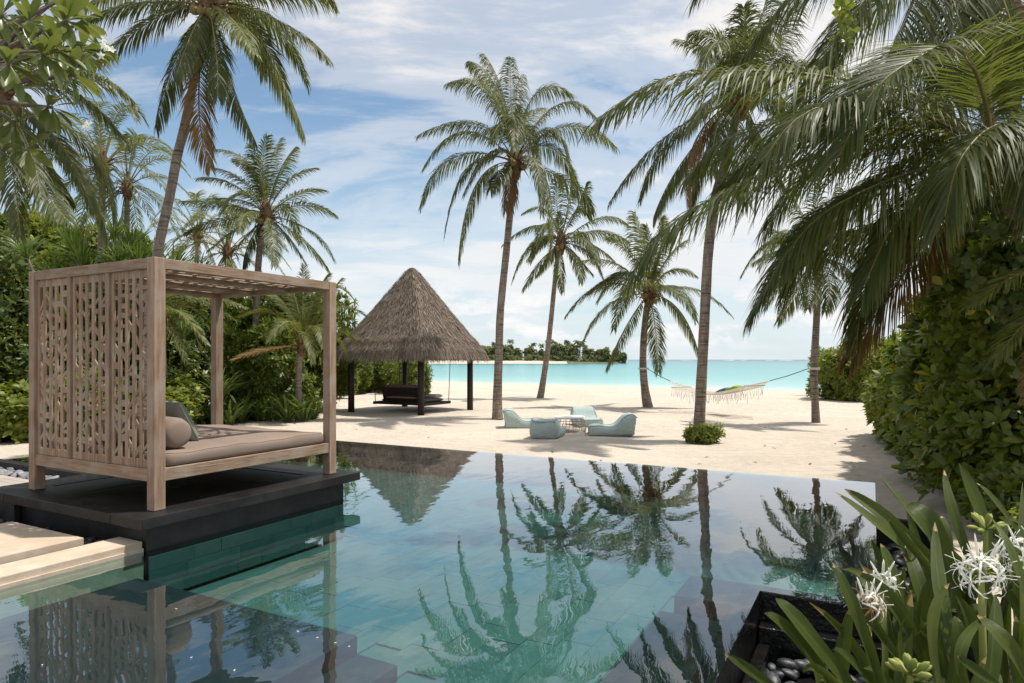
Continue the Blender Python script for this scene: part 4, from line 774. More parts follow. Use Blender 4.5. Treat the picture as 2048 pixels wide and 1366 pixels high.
for i in range(7):
    o = Bx('back_slat', 'dark_wood', sw, -.72 - i * .022, -.69 - i * .022, -.95, .95, .08 + i * .085, .155 + i * .085, .004); o.rotation_euler = (0, R(-14), 0)
for sy in (-1, 1):
    o = Bx('back_post', 'dark_wood', sw, -.80, -.75, sy * .93 - .03, sy * .93 + .03, .03, .72, .004); o.rotation_euler = (0, R(-14), 0)
for sx in (-.85, .85):
    for sy in (-1.31, 1.31): MB().tube([(sx, sy, .05), (sx * 1.0, sy * 1.08, ZE - .1)], .016, 6).build('rope', 'dark_rope', sw)
def inP(o, a, b): return gc + D1 * a + D2 * b + Vector((0, 0, o))
cushion('seat_cushion', 1.5, 2.2, .17, 'taupe_fabric', inP(.36 + .12, .05, 0), TH, None, .1, edge=.8, label='flat taupe seat cushion on the swing bed', cat='cushion')
c_ = cushion('back_cushion', .62, 1.9, .20, 'taupe_fabric', inP(.36 + .48, -.60, 0), TH, None, .1, edge=.7, label='taupe back cushion resting on the swing bed slats', cat='cushion'); c_.rotation_euler = (0, R(-72), TH)
tw = cushion('folded_towel', .5, .75, .14, 'lilac_fabric', inP(.36 + .275, .45, -.72), TH, None, .05, edge=.9, label='folded pale lilac towel on the swing bed', cat='towel')

# ------------------------------------------------------------------ bean bag loungers and wire table
def bean_bag(loc, rz, sc_, label):
    root = empty('bean_bag_lounger', loc, rz, label=label, cat='bean bag', group='mint bean bag loungers round the wire table')
    n, m = 26, 28; L, Wd = 1.28, 0.92
    def top(s): return (.30 + .03 * math.sin(3.1 * s) - .05 * math.exp(-((s - .50) / .2) ** 2) + .38 / (1 + math.exp(-(s - .72) * 17))) * (1 - .10 * max(0, (s - .93) / .07))
    vs = []
    for i in range(n + 1):
        s = i / n; x = -L / 2 + L * s; e = min(1, (1 - abs(2 * s - 1) ** 14)) ** .5 if 0 < i < n else 0.0
        h = top(s); wd = Wd * (.94 + .06 * math.sin(math.pi * s)) * (.90 + .10 * e)
        lean = .10 * max(0, (s - .6) / .4) ** 2
        for k in range(m):
            a = 2 * math.pi * k / m; c, sn = math.cos(a), math.sin(a); px_ = math.copysign(abs(c) ** .38, c); pz = math.copysign(abs(sn) ** .38, sn)
            zz_ = h * (.5 + .5 * pz * (.88 + .12 * e)) - (.045 * (1 - px_ * px_) if pz > 0 else 0) * (1.2 if s > .3 else .4)
            bul = 1 + .05 * math.sin(math.pi * zz_ / h) - .06 * (zz_ / h) * (s > .7)
            xx = x + (.0 if 0 < i < n else 0) + lean * (zz_ / .7) + .018 * math.sin(zz_ * 11 + k) * (i in (0, n))
            vs.append((xx, px_ * wd / 2 * bul + .006 * math.sin(9 * s + k), max(zz_, 0.004)))
    fs = [(i * m + k, i * m + (k + 1) % m, (i + 1) * m + (k + 1) % m, (i + 1) * m + k) for i in range(n) for k in range(m)]
    fs += [tuple(range(m - 1, -1, -1)), tuple(range(n * m, n * m + m))]
    b = MB().add(vs, fs).build('body', 'mint_fabric', root, smooth=True); b.modifiers.new('es', 'EDGE_SPLIT').split_angle = R(55)
    for k in (m // 8, 3 * m // 8):
        pp = [Vector(vs[i * m + k]) + Vector((0, .004 if k < m / 4 else -.004, .004)) for i in range(n + 1)]
        MB().tube(pp, .009, 5).build('piping', 'mint_piping', root, smooth=True)
    mb = MB(); mb.tube([Vector(vs[n * m + k]) + Vector((.006, 0, .004)) for k in range(m // 8, 3 * m // 8 + 1)], .009, 5).build('piping', 'mint_piping', root, smooth=True)
    root.scale = (sc_, sc_, sc_)
tb = on(1139, 864)
bean_bag(on(1050, 856) , R(183), .98, 'mint bean bag lounger at the foot of the tall palm')
bean_bag(on(1096, 874), R(-105), .92, 'mint bean bag lounger turned with its back to the pool')
bean_bag(on(1173, 851), R(98), .95, 'mint bean bag lounger facing the pool, on the beach side of the table')
bean_bag(on(1221, 870), R(-3), 1.0, 'mint bean bag lounger beside the wire table, on the hammock side')
tbl = empty('side_table', tb, 0, label='low round table with white top on a woven wire basket', cat='table')
tt = MB(); tt.tube([(0, 0, .44), (0, 0, .445), (0, 0, .475), (0, 0, .48)], [.455, .465, .465, .455], 40).build('table_top', 'white_paint', tbl, smooth=False)
rad = lambda z: .40 + .11 * math.sin(math.pi * min(1, max(0, (1 - z / .44))) * .72)
for k in range(30):
    a = 2 * math.pi * k / 30; tw_ = .25 * (-1) ** k
    MB().tube([(rad(z) * math.cos(a + tw_ * (z - .22)), rad(z) * math.sin(a + tw_ * (z - .22)), z) for z in (0.006, .08, .16, .24, .32, .40, .44)], .006, 5).build('wire', 'wire_metal', tbl)
for z in (.012, .05, .09, .13, .2, .28, .36, .43):
    MB().tube([(rad(z) * math.cos(2 * math.pi * k / 32), rad(z) * math.sin(2 * math.pi * k / 32), z) for k in range(33)], .007, 5, False).build('wire_ring', 'wire_metal', tbl)

# ------------------------------------------------------------------ hammock
HA = at(1290, 737, 30.25) + Vector((.05, -.2, 0)); HB = at(1627, 737, 22.7) + Vector((-.12, .1, 0))
ham = empty('hammock', at(1440, 790, 26.4), 0, label='white net hammock with long fringe slung between two palms', cat='hammock')
o0 = ham.location; hd = (HB - HA); hd.z = 0; hd.normalize(); hs = Vector((-hd.y, hd.x, 0)); E0 = HA.lerp(HB, .263); E0.z = .42; E1 = HA.lerp(HB, .724); E1.z = .62
def bed(s, w_):
    p = E0.lerp(E1, s); p.z -= .26 * math.sin(math.pi * s) ** .9 + .08 * (1 - w_ * w_) * math.sin(math.pi * s); return p + hs * w_ * .55 - o0
net = MB()
for j in range(15): net.tube([bed(s / 24, -1 + 2 * j / 14) for s in range(25)], .008, 4)
for s in range(49): net.tube([bed(s / 48, -1 + 2 * j / 10) for j in range(11)], .006, 4)
net.build('net', 'cotton', ham)
for e, E, Hh, nm in ((0, E0, HA, 0), (1, E1, HB, 1)):
    Lq = E.lerp(Hh, .30) - o0; cl_ = MB()
    for j in range(11): cl_.tube([bed(e, -1 + 2 * j / 10), Lq], .006, 4)
    cl_.build('clew', 'cotton', ham); MB().tube([Lq, (E.lerp(Hh, .62) - o0) + Vector((0, 0, -.03)), Hh - o0], .014, 6).build('rope', 'dark_rope', ham)
    MB().tube([bed(e, -1.02), bed(e, 1.02)], .02, 8).build('spreader_bar', 'teak_x', ham)
    rg = MB(); c0 = (at(1287, 737, 30.25) if e == 0 else at(1628, 737, 22.7)) - o0; r_ = .235 if e == 0 else .18
    for dz in (-.025, .0, .025): rg.tube([c0 + Vector((r_ * math.cos(a / 16 * 2 * math.pi), r_ * math.sin(a / 16 * 2 * math.pi), dz)) for a in range(17)], .013, 5, False)
    rg.build('lashing', 'cotton', ham)
fr = MB()
for side in (-1, 1):
    for k in range(46):
        s = (k + .5) / 46; p = bed(s, side); ln = .22 + .16 * abs(math.sin(k * 1.7)) + (.14 if k % 6 == 0 else 0)
        fr.tube([p, p + Vector((random.gauss(0, .02), random.gauss(0, .02), -ln * .5)), p + Vector((random.gauss(0, .03), random.gauss(0, .03), -ln))], [.007, .010, .012], 4)
o_ = fr.build('fringe', 'cotton', ham); o_['kind'] = 'stuff'
hz = math.atan2(hd.y, hd.x)
for s, m_, lb in ((.62, 'blue_cotton', 'dark blue cushion lying in the hammock'), (.75, 'lime_cotton', 'lime green cushion lying in the hammock')):
    p = bed(s, 0) + o0; c_ = cushion('hammock_cushion', .60, .5, .20, m_, p + Vector((0, 0, .13)), hz, None, .5, edge=.2, label=lb, cat='cushion'); c_.rotation_euler = (0, R(-18), hz)

# ------------------------------------------------------------------ shrubs
def leaf_shape(L, W, curl, seg=3):
    """obovate leaf along +x: returns verts and quads"""
    xs = np.linspace(0, 1, seg + 1); wd = np.interp(xs, [0, .35, .72, 1], [.06, .55, 1.0, .25]) * W / 2
    V = []; 
    for x, w_ in zip(xs, wd): V += [(x * L, -w_, -curl * x * x * L + .25 * w_), (x * L, w_, -curl * x * x * L + .25 * w_)]
    F = [(2 * i, 2 * i + 2, 2 * i + 3, 2 * i + 1) for i in range(seg)]; return np.array(V), np.array(F)
def rosette_cloud(pts, axes, leafL, leafW, per, r_, curl=.25, seg=2, up=(25, 75), cv=.15):
    """clusters of leaves at pts, opening along axes"""
    LV, LF = leaf_shape(1, leafW / leafL, curl, seg); n = len(pts) * per; P = np.repeat(pts, per, 0); A_ = np.repeat(axes, per, 0); A_ = A_ / np.linalg.norm(A_, axis=1)[:, None]
    ref = np.where(np.abs(A_[:, 2:3]) < .9, np.array([[0, 0, 1.0]]), np.array([[1.0, 0, 0]])); U = np.cross(A_, ref); U /= np.linalg.norm(U, axis=1)[:, None]; W = np.cross(A_, U)
    az = np.tile(np.arange(per) / per * 2 * np.pi, len(pts)) + r_.normal(0, .35, n) + np.repeat(r_.uniform(0, 6.28, len(pts)), per)
    el = np.radians(r_.uniform(*up, n)); rad_ = U * np.cos(az)[:, None] + W * np.sin(az)[:, None]
    D = rad_ * np.sin(el)[:, None] + A_ * np.cos(el)[:, None]; S = np.cross(A_, rad_); Nn = np.cross(D, S); s = leafL * r_.uniform(.65, 1.15, n) * np.repeat(r_.uniform(1 - cv, 1 + cv, len(pts)), per)
    V = P[:, None] + (D[:, None] * LV[None, :, 0:1] + S[:, None] * LV[None, :, 1:2] + Nn[:, None] * LV[None, :, 2:3]) * s[:, None, None]
    k = len(LV); F = (np.arange(n) * k)[:, None, None] + LF[None]; return V.reshape(-1, 3), F.reshape(-1, 4)
def shrub_mesh(seed, n, rx, ry, h, leafL, leafW, per=8, lobes=9, upb=.7, curl=.22, seg=2, hr=None):
    r_ = np.random.default_rng(seed); c = []; zf = hr / .45 if hr else 1.0
    for k in range(lobes):
        a = r_.uniform(0, 6.28); q = r_.uniform(.15, .62); c.append((q * rx * math.cos(a), q * ry * math.sin(a), r_.uniform(.10, .86) * h if hr else r_.uniform(.18, .74) * h, r_.uniform(.22, .46)))
    c.append((0, 0, .45 * h, .55)); c += [(0, 0, .2 * h, .45), (0, 0, .72 * h, .45)] if hr else []; P = []; Ax = []
    while len(P) < n:
        k = c[r_.integers(len(c))]; d = r_.normal(0, 1, 3); d /= np.linalg.norm(d); rr = k[3] * (1 if r_.random() < .72 else r_.uniform(.6, 1)) * r_.uniform(.93, 1.07)
        p = np.array([k[0] + d[0] * rr * rx, k[1] + d[1] * rr * ry, k[2] + d[2] * rr * h * .85 * zf])
        if p[2] < .03 * h or p[2] > 1.1 * h: continue
        if any(((p[0] - q[0]) / rx) ** 2 + ((p[1] - q[1]) / ry) ** 2 + ((p[2] - q[2]) / (h * .85 * zf)) ** 2 < (q[3] * .74) ** 2 for q in c): continue
        if r_.random() < .16: p = p + d * r_.uniform(.05, .22) * min(rx, h) * .6 + np.array([0, 0, r_.uniform(0, .12)])
        P.append(p); Ax.append(d * np.array([1 / rx, 1 / ry, 1 / min(h, 2.5)]) * min(rx, h) + np.array([0, 0, upb]) + r_.normal(0, .3, 3))
    V, F = rosette_cloud(np.array(P), np.array(Ax), leafL, leafW, per, r_, curl, seg, (18, 82), .45)
    return mesh_np('foliage', V, F), c
def stems_mesh(c, h, rx, ry):
    mb = MB()
    for k in c[:8]: mb.tube([(k[0] * .15, k[1] * .15, -.05), (k[0] * .5, k[1] * .5, k[2] * .5), (k[0], k[1], k[2] + .1 * h)], [.045, .03, .012], 6)
    me = bpy.data.meshes.new('stem'); me.from_pydata(mb.v, [], mb.f); me.materials.append(M('bark')); return me
SHR = {}
def proto(key, *a, **k):
    me, c = shrub_mesh(*a, **k); me.materials.append(M('shrub_leaf')); SHR[key] = (me, stems_mesh(c, a[4], a[2], a[3]))
for i in range(3): proto(('mid', i), 100 + i, 900, 1.5, 1.5, 2.4, .19, .085, per=8)
for i in range(3): proto(('big', i), 110 + i, 1300, 1.9, 1.9, 3.6, .22, .10, per=8, lobes=12)
for i in range(2): proto(('near', i), 120 + i, 1000, 1.35, 1.35, 2.2, .25, .11, per=9, lobes=14, seg=3)
for i in range(3): proto(('tall', i), 140 + i, 1900, 1.5, 1.5, 4.8, .22, .10, per=8, lobes=20, seg=3, hr=.24)
proto(('low', 0), 130, 300, .8, .8, .8, .22, .10, per=8, lobes=6, seg=3)
proto(('tuft', 0), 131, 120, .5, .5, .55, .17, .085, per=7, lobes=6)
proto(('tuft', 1), 132, 170, .55, .55, .6, .22, .11, per=7, lobes=7)
def shrub(kind, i, loc, s, sz, rz, label, mat='shrub_leaf', group=None, name='broadleaf_shrub', cat='shrub'):
    label = {'shrub_leaf_light': 'light green ', 'shrub_leaf': 'mid green ', 'shrub_leaf_dark': 'dark green '}[mat] + label; me, st = SHR[(kind, i)]; r = empty(name, loc, rz, label=label, cat=cat, group=group); r.scale = (s, s, s * sz)
    o = obj_of('foliage', me, 'shrub_leaf', r); own_mat(o, mat); obj_of('stem', st, 'bark', r); return r
def g_(x, y): return Vector((x, y, float(sand_z(np.array(x), np.array(y)))))
r9 = random.Random(5)
GH, LH = 'shrubs of the hedge behind the daybed', 'glossy broadleaf shrub in the hedge behind the daybed'
for k in range(10):          # hedge behind the daybed, front row
    t = k / 9; x = -13.4 + 4.5 * t; y = 23.2 + .9 * t
    shrub('mid', k % 3, g_(x + r9.uniform(-.3, .3), y + r9.uniform(-.3, .5) + 1.0), r9.uniform(.95, 1.2), r9.uniform(1.0, 1.4), r9.uniform(0, 6), LH, r9.choice(('shrub_leaf', 'shrub_leaf', 'shrub_leaf_light')), GH)
GB, LB = 'taller shrubs at the back of the hedge', 'tall leafy shrub at the back of the hedge behind the daybed'
for k in range(10):
    t = k / 9; x = -15.5 + 7.0 * t; y = 26.2 + 1.6 * t
    shrub('big', k % 3, g_(x, y + r9.uniform(0, .8)), r9.uniform(.95, 1.15), r9.uniform(1.12, 1.42), r9.uniform(0, 6), LB, r9.choice(('shrub_leaf', 'shrub_leaf_light', 'shrub_leaf')), GB)
GG, LG = 'shrubs behind the pavilion', 'dense round shrub behind the thatched pavilion'
for k, (u, v, s) in enumerate(((655, 800, 1.0), (690, 790, 1.1), (730, 786, 1.1), (765, 786, 1.05), (800, 788, 1.05), (826, 792, .95), (620, 800, 1.1))):
    p = on(u, v); shrub('mid', k % 3, g_(p.x, p.y + .8), s * 1.02, .98, k * 1.3, LG, ('shrub_leaf_light', 'shrub_leaf')[k % 2], GG)
GL, LL = 'dark shrubs beside the lattice screen', 'glossy shrub beyond the wood decking and lattice screen'
for k in range(12):
    x = -17.4 + (k % 6) * 1.15; y = 18.6 + (k % 6) * .35 + (k // 6) * 2.0
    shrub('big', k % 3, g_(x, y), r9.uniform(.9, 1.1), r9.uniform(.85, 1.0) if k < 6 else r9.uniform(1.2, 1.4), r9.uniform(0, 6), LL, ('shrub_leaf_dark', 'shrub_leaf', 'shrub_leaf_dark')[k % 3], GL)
GT, LT = 'leafy trees above the hedge', 'tall leafy tree rising over the hedge beyond the lattice screen'
for k in range(7):
    shrub('tall', k % 3, g_(-18.6 + k * .8, 23.4 + (k % 3) * .8), r9.uniform(1.1, 1.3), r9.uniform(1.3, 1.45) - .06 * k, r9.uniform(0, 6), LT, ('shrub_leaf', 'shrub_leaf_light', 'shrub_leaf')[k % 3], GT, 'leafy_tree', 'tree')
GF, LF_ = 'pale leaved low shrubs beside the lattice screen', 'low shrub at the sand edge beside the lattice screen'
for k in range(6):
    shrub('near', k % 2, g_(-15.4 + k * 1.05, 17.3 + k * .35), r9.uniform(.7, 1.0), r9.uniform(.7, 1.0), r9.uniform(0, 6), LF_, 'shrub_leaf_light', GF)
# planted side: round hedge by the hammock palm, then the big dark thicket
GR, LR = 'shrubs of the round hedge by the hammock palm', 'rounded shrub in the hedge by the hammock palm'
for k, (u, v, s, sz) in enumerate(((1668, 800, .95, .92), (1700, 803, 1.05, 1.05), (1745, 806, 1.1, 1.1), (1790, 806, 1.15, 1.15), (1690, 792, 1.15, 1.05), (1735, 790, 1.2, 1.15), (1780, 790, 1.25, 1.2), (1830, 800, 1.2, 1.3))):
    p = on(u, v); shrub('mid', k % 3, g_(p.x, p.y + .9), s, sz, k * 1.7, LR, 'shrub_leaf_light', GR)
GD, LD = 'shrubs of the dark thicket', 'big leaved shrub of the thicket beside the sand'
for k, (x, y, s, sz, kd) in enumerate(((10.3, 16.6, 1.05, .9, 'near'), (11.6, 18.4, 1.2, 1.1, 'near'), (9.7, 14.6, 1.1, .95, 'near'), (11.2, 15.6, 1.20, 0.70, 'tall'), (9.2, 12.9, 1.1, 1.0, 'near'), (10.2, 13.4, 1.15, 0.80, 'tall'), (8.7, 11.5, 1.05, 1.05, 'near'), (9.9, 11.8, 1.20, 0.95, 'tall'), (8.1, 10.5, 1.0, 1.15, 'near'), (9.3, 10.6, 1.10, 0.90, 'tall'), (12.4, 14.4, 1.20, 1.22, 'tall'), (12.6, 17.4, 1.3, 1.3, 'big'), (12.0, 12.2, 1.10, 1.30, 'tall'), (7.7, 9.5, .9, 1.2, 'near'), (12.0, 10.2, 1.10, 1.43, 'tall'), (8.6, 9.7, 0.97, 0.95, 'tall'), (10.0, 13.0, 1.20, 1.00, 'tall'), (9.2, 11.6, 1.15, 1.15, 'tall'), (8.3, 10.4, 1.01, 1.10, 'tall'), (11.4, 15.8, 1.29, 0.90, 'tall'), (7.6, 9.6, 0.92, 1.00, 'tall'), (8.6, 11.4, 1.01, 0.95, 'tall'))):
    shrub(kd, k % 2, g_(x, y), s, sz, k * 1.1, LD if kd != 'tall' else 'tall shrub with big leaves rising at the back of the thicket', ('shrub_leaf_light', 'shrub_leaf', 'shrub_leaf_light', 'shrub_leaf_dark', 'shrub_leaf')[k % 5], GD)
GS, LS = 'low shrubs at the edge of the thicket', 'low spreading shrub at the foot of the thicket beside the lilies'
for k, (x, y, s) in enumerate(((6.9, 9.2, 1.0), (6.55, 8.5, .95), (7.3, 8.8, 1.1), (6.2, 7.9, .9), (6.9, 8.0, 1.1), (5.9, 7.2, .85), (6.6, 7.2, 1.0), (7.4, 10.1, .9), (5.7, 6.5, .8), (6.4, 6.5, .9))):
    shrub('low', 0, g_(x, y), s, 1.0, k * 1.9, LS, 'shrub_leaf' if k % 2 else 'shrub_leaf_light', GS)
# climbing leaves on the big palm and hanging from above
cl = []
for k in range(330):
    t = r9.random(); p = Vector((7.6, 9.1, .6)).lerp(Vector((6.75, 8.75, 3.9)), t) + Vector((r9.gauss(0, .5), r9.gauss(-.15, .3), r9.gauss(0, .2))); cl.append((p.x, p.y, p.z))
vn = empty('climbing_vine', (8.7, 9.1, SAND), 0, label='climbing vine with broad leaves wrapped round the big palm trunk', cat='vine')
V_, F_ = rosette_cloud(np.array(cl) - np.array([8.7, 9.1, SAND]), np.tile([-.4, -.8, .1], (len(cl), 1)) + rng.normal(0, .3, (len(cl), 3)), .15, .11, 4, rng, .3, 3, (40, 110)); obj_of('foliage', mesh_np('foliage', V_, F_), 'shrub_leaf_dark', vn)
vs_ = MB()
for q in range(3): vs_.tube([(-.1 * q, 0, -.1), (-.4 + .2 * q, -.25, 1.6), (-1.0 + .1 * q, -.4, 3.2), (-1.7, -.4 + .1 * q, 4.5)], [.03, .025, .02, .01], 6)
vs_.build('stem', 'bark', vn)
pv = at(1690, 20, 8.6); hv = empty('hanging_vine', pv, 0, label='sprig of bright green vine leaves hanging among the palm leaves', cat='vine')
pts_ = np.array([(r9.gauss(0, .08), r9.gauss(0, .08), .35 - .03 * k * .9) for k in range(30)])
V_, F_ = rosette_cloud(pts_, np.tile([-.2, -.6, -.3], (30, 1)) + rng.normal(0, .4, (30, 3)), .10, .085, 3, rng, .3, 3, (40, 110)); obj_of('foliage', mesh_np('foliage', V_, F_), 'shrub_leaf_light', hv)
MB().tube([(0, 0, 1.6), (.03, 0, .6), (0, 0, -.5)], [.008, .006, .003], 5).build('stem', 'bark', hv)
# shrub round the foot of the leaning palm
pf = on(1402, 884)
for dx, dy, s, i in ((-.24, -.1, .62, 0), (.26, .05, .66, 0), (.05, -.26, .5, 0)):
    shrub('tuft', i, pf + Vector((dx, dy, -.03)), s, 1.15, dx * 9, 'small shrub round the foot of the leaning palm', 'shrub_leaf_light', 'small shrubs at the palm foot')
# ------------------------------------------------------------------ strap leaved plants
def strap(mb, base, az, L, W, e0, bend, r_, seg=6, fold=.25):
    p = Vector(base); e = e0; h = Vector((math.cos(az), math.sin(az), 0)); s = Vector((-h.y, h.x, 0)); vs = []
    for i in range(seg + 1):
        t = i / seg; w_ = W * (.45 + 1.1 * t if t < .5 else 1.0) * (1 - max(0, (t - .45) / .55) ** 1.8) * .5 + .0015; d = h * math.cos(e) + Vector((0, 0, math.sin(e))); nn = s.cross(d)
        vs += [p + s * w_ - nn * fold * w_, p, p - s * w_ - nn * fold * w_]; p = p + d * L / seg; e -= bend / seg * (.4 + 1.2 * t)
    mb.add(vs, [(3 * i + k, 3 * i + k + 1, 3 * i + k + 4, 3 * i + k + 3) for i in range(seg) for k in (0, 1)])
def strap_mesh(seed, n, L, W, b=(1.0, 2.2), spread=.12):
    r_ = random.Random(seed); mb = MB()
    for k in range(n):
        a = r_.uniform(0, 6.28); strap(mb, (math.cos(a) * r_.uniform(0, spread), math.sin(a) * r_.uniform(0, spread), 0), a, L * r_.uniform(.65, 1.1), W * r_.uniform(.7, 1.1), r_.uniform(.75, 1.45), r_.uniform(*b), r_)
    me = bpy.data.meshes.new('leaves'); me.from_pydata(mb.v, [], mb.f); me.polygons.foreach_set('use_smooth', [True] * len(mb.f)); me.materials.append(M('strap_leaf')); return me
SM = [strap_mesh(200 + i, 34, 1.05, .075) for i in range(3)]; SP = [strap_mesh(210 + i, 60, .75, .035, (.6, 1.8), .05) for i in range(2)]
for k in range(17):
    u = 330 + k * 18.5 + r9.uniform(-5, 5); p = on(u, 848 + r9.uniform(-10, 4) - (6 if u > 560 else 0))
    r = empty('spider_lily', g_(p.x, p.y), r9.uniform(0, 6), label='arching strap leaved plant along the sand edge behind the daybed', cat='plant', group='strap leaved plants along the hedge'); s = r9.uniform(1.0, 1.45); r.scale = (s, s, s); obj_of('leaf_tuft', SM[k % 3], 'strap_leaf', r)
for k in range(6):
    p = on(6 + k * 13, 872 + r9.uniform(-6, 3)); r = empty('spider_lily', g_(p.x, p.y), r9.uniform(0, 6), label='strap leaved plant at the sand edge beside the lattice screen', cat='plant', group='strap leaved plants by the screen'); s = r9.uniform(.8, 1.1); r.scale = (s, s, s); obj_of('leaf_tuft', SM[k % 3], 'strap_leaf', r)
sp = on(262, 850); scr = empty('screw_pine', g_(sp.x - .4, 21.0), 0, label='tall strap leaved screw pine behind the lattice screen', cat='tree'); trn = MB()
for k in range(60):
    q = Vector((max(-1.6, min(1.8, r9.gauss(.2, .9))), r9.gauss(0, .6), r9.uniform(3.0, 6.2) - abs(r9.gauss(0, .4)))); o = obj_of('leaf_head', SP[k % 2], 'strap_leaf', scr, q); o.rotation_euler = (r9.uniform(-.5, .5), r9.uniform(-.5, .5), r9.uniform(0, 6)); s = r9.uniform(1.1, 1.6); o.scale = (s, s, s)
    trn.tube([(q.x * .2, q.y * .2, 0), (q.x * .6, q.y * .6, q.z * .6), q], [.09, .06, .03], 6)
trn.build('trunk', 'bark', scr, smooth=True)
for k, (u, v, Yp, s) in enumerate(((345, 520, 24, 1.9), (395, 545, 25, 2.0), (430, 560, 24, 1.8), (365, 640, 21, 1.6), (440, 760, 22, 1.7), (280, 560, 20, 1.7))):
    p = at(u, v, Yp); r = empty('fan_grass', g_(p.x, p.y), k, label='feathery tall grass clump growing out of the hedge', cat='plant', group='grass clumps in the hedge'); h_ = p.z - SAND - .6
    MB().tube([(0, 0, 0), (.05, .03, h_ * .5), (0, 0, h_)], [.06, .05, .04], 6).build('stem', 'bark', r); o = obj_of('leaf_head', SP[k % 2], 'strap_leaf', r, (0, 0, h_)); o.scale = (s, s, s)

# ------------------------------------------------------------------ crinum lilies beside the pit
def lily_leaf(root, pts, W, fold=.35, seed=0, seg=14):
    """one broad strap leaf through base, middle and tip, folded along its midrib, wavy at the edge"""
    r_ = random.Random(seed); P = bez(*pts, n=seg + 1); T = np.gradient(P, axis=0); T /= np.linalg.norm(T, axis=1)[:, None]
    face = np.array([r_.uniform(-.5, .5), -1.0, r_.uniform(.1, .9)]); tw = r_.uniform(-.5, .5); vs = []; base = P[0].copy()
    for i in range(seg + 1):
        t = i / seg; w_ = W * .5 * np.interp(t, [0, .25, .6, .85, .95, 1], [.62, .85, 1.0, .62, .30, .02]); nn = face - T[i] * face.dot(T[i]); nn /= np.linalg.norm(nn); s = np.cross(T[i], nn)
        c, q = math.cos(tw * t), math.sin(tw * t); s, nn = s * c + nn * q, nn * c - s * q; wv = .08 * w_ * math.sin(9 * t + seed)
        for k, f in ((-1, 1), (-.5, .42), (0, 0), (.5, .42), (1, 1)): vs.append(tuple(P[i] - base + s * k * w_ + nn * (f * fold * w_ + wv * abs(k))))
    mb = MB(); fs = [(5 * i + k, 5 * i + k + 1, 5 * i + k + 6, 5 * i + k + 5) for i in range(seg) for k in range(4)]; mb.add(vs, fs)
    tip = r_.random() < .55
    o = mb.build('leaf', ['lily_leaf', 'lily_tip'], root, Vector(base) - root.location, smooth=True)
    uvl = o.data.uv_layers.new(name='UVMap'); li = np.zeros(len(o.data.loops), np.int32); o.data.loops.foreach_get('vertex_index', li); uvl.data.foreach_set('uv', np.stack([(li % 5) / 4, (li // 5) / seg], 1).astype(np.float32).ravel())
    if tip:
        for pi in range(len(o.data.polygons) - 4, len(o.data.polygons)): o.data.polygons[pi].material_index = 1
    return o
def L5(*p): return [at(1300 + x / 2.738, 940 + y / 2.738, Yp) for x, y, Yp in p]
LILY = [
 (L5((1620, 620, 3.3), (1290, 335, 3.35), (1008, 118, 3.5)), .075), (L5((1640, 600, 3.4), (1320, 285, 3.5), (1063, 103, 3.7)), .085), (L5((1700, 560, 3.6), (1420, 240, 3.7), (1238, 12, 3.9)), .095), (L5((1680, 640, 3.3), (1530, 300, 3.3), (1405, 193, 3.4)), .13),
 (L5((1780, 560, 3.7), (1660, 240, 3.8), (1610, 0, 4.0)), .075), (L5((1870, 480, 3.8), (1790, 190, 3.9), (1690, -40, 4.0)), .10), (L5((2080, 460, 3.9), (1920, 210, 3.9), (1785, 70, 4.0)), .06), (L5((1540, 560, 3.2), (1380, 360, 3.2), (1310, 272, 3.2)), .05),
 (L5((1130, 1230, 2.5), (850, 880, 2.45), (688, 700, 2.5)), .082), (L5((1030, 1230, 2.5), (790, 910, 2.45), (625, 783, 2.45)), .060), (L5((760, 1260, 2.4), (560, 1105, 2.35), (412, 1008, 2.35)), .045), (L5((1500, 1060, 2.8), (1330, 730, 2.8), (1125, 560, 2.9)), .080),
 (L5((1280, 1230, 2.5), (1130, 790, 2.5), (1000, 505, 2.6)), .060), (L5((1480, 990, 3.0), (1500, 720, 3.0), (1592, 540, 3.0)), .055), (L5((1640, 1230, 2.5), (1690, 960, 2.5), (1665, 798, 2.55)), .065), (L5((2120, 860, 2.6), (1970, 460, 2.7), (1835, 222, 2.9)), .075),
 (L5((2100, 1200, 2.4), (1960, 960, 2.4), (1790, 795, 2.5)), .075), (L5((1960, 1230, 2.3), (1790, 1100, 2.3), (1680, 1015, 2.3)), .045), (L5((1700, 1180, 2.6), (1590, 680, 2.8), (1560, 285, 3.1)), .075), (L5((1400, 1000, 2.9), (1330, 620, 3.0), (1262, 402, 3.1)), .085),
 (L5((1560, 900, 3.1), (1450, 520, 3.2), (1385, 330, 3.3)), .075), (L5((1660, 760, 3.3), (1620, 420, 3.4), (1600, 250, 3.5)), .08), (L5((1440, 1240, 2.6), (1360, 980, 2.6), (1400, 800, 2.6)), .05), (L5((1600, 1240, 2.5), (1540, 860, 2.6), (1640, 620, 2.7)), .055),
 (L5((1850, 1240, 2.4), (1880, 900, 2.5), (1890, 680, 2.6)), .085), (L5((1760, 1230, 2.4), (1700, 1000, 2.4), (1840, 800, 2.5)), .05), (L5((2060, 760, 3.2), (2020, 420, 3.3), (2040, 60, 3.5)), .08), (L5((1960, 700, 3.4), (1930, 380, 3.5), (2010, 255, 3.6)), .045),
 (L5((1580, 1000, 3.0), (1480, 640, 3.1), (1400, 400, 3.3)), .08), (L5((1450, 1150, 2.7), (1220, 840, 2.7), (1120, 700, 2.75)), .05), (L5((1260, 1240, 2.5), (1100, 1040, 2.5), (1000, 985, 2.5)), .04), (L5((1100, 1250, 2.45), (930, 1090, 2.4), (840, 1110, 2.4)), .035)]
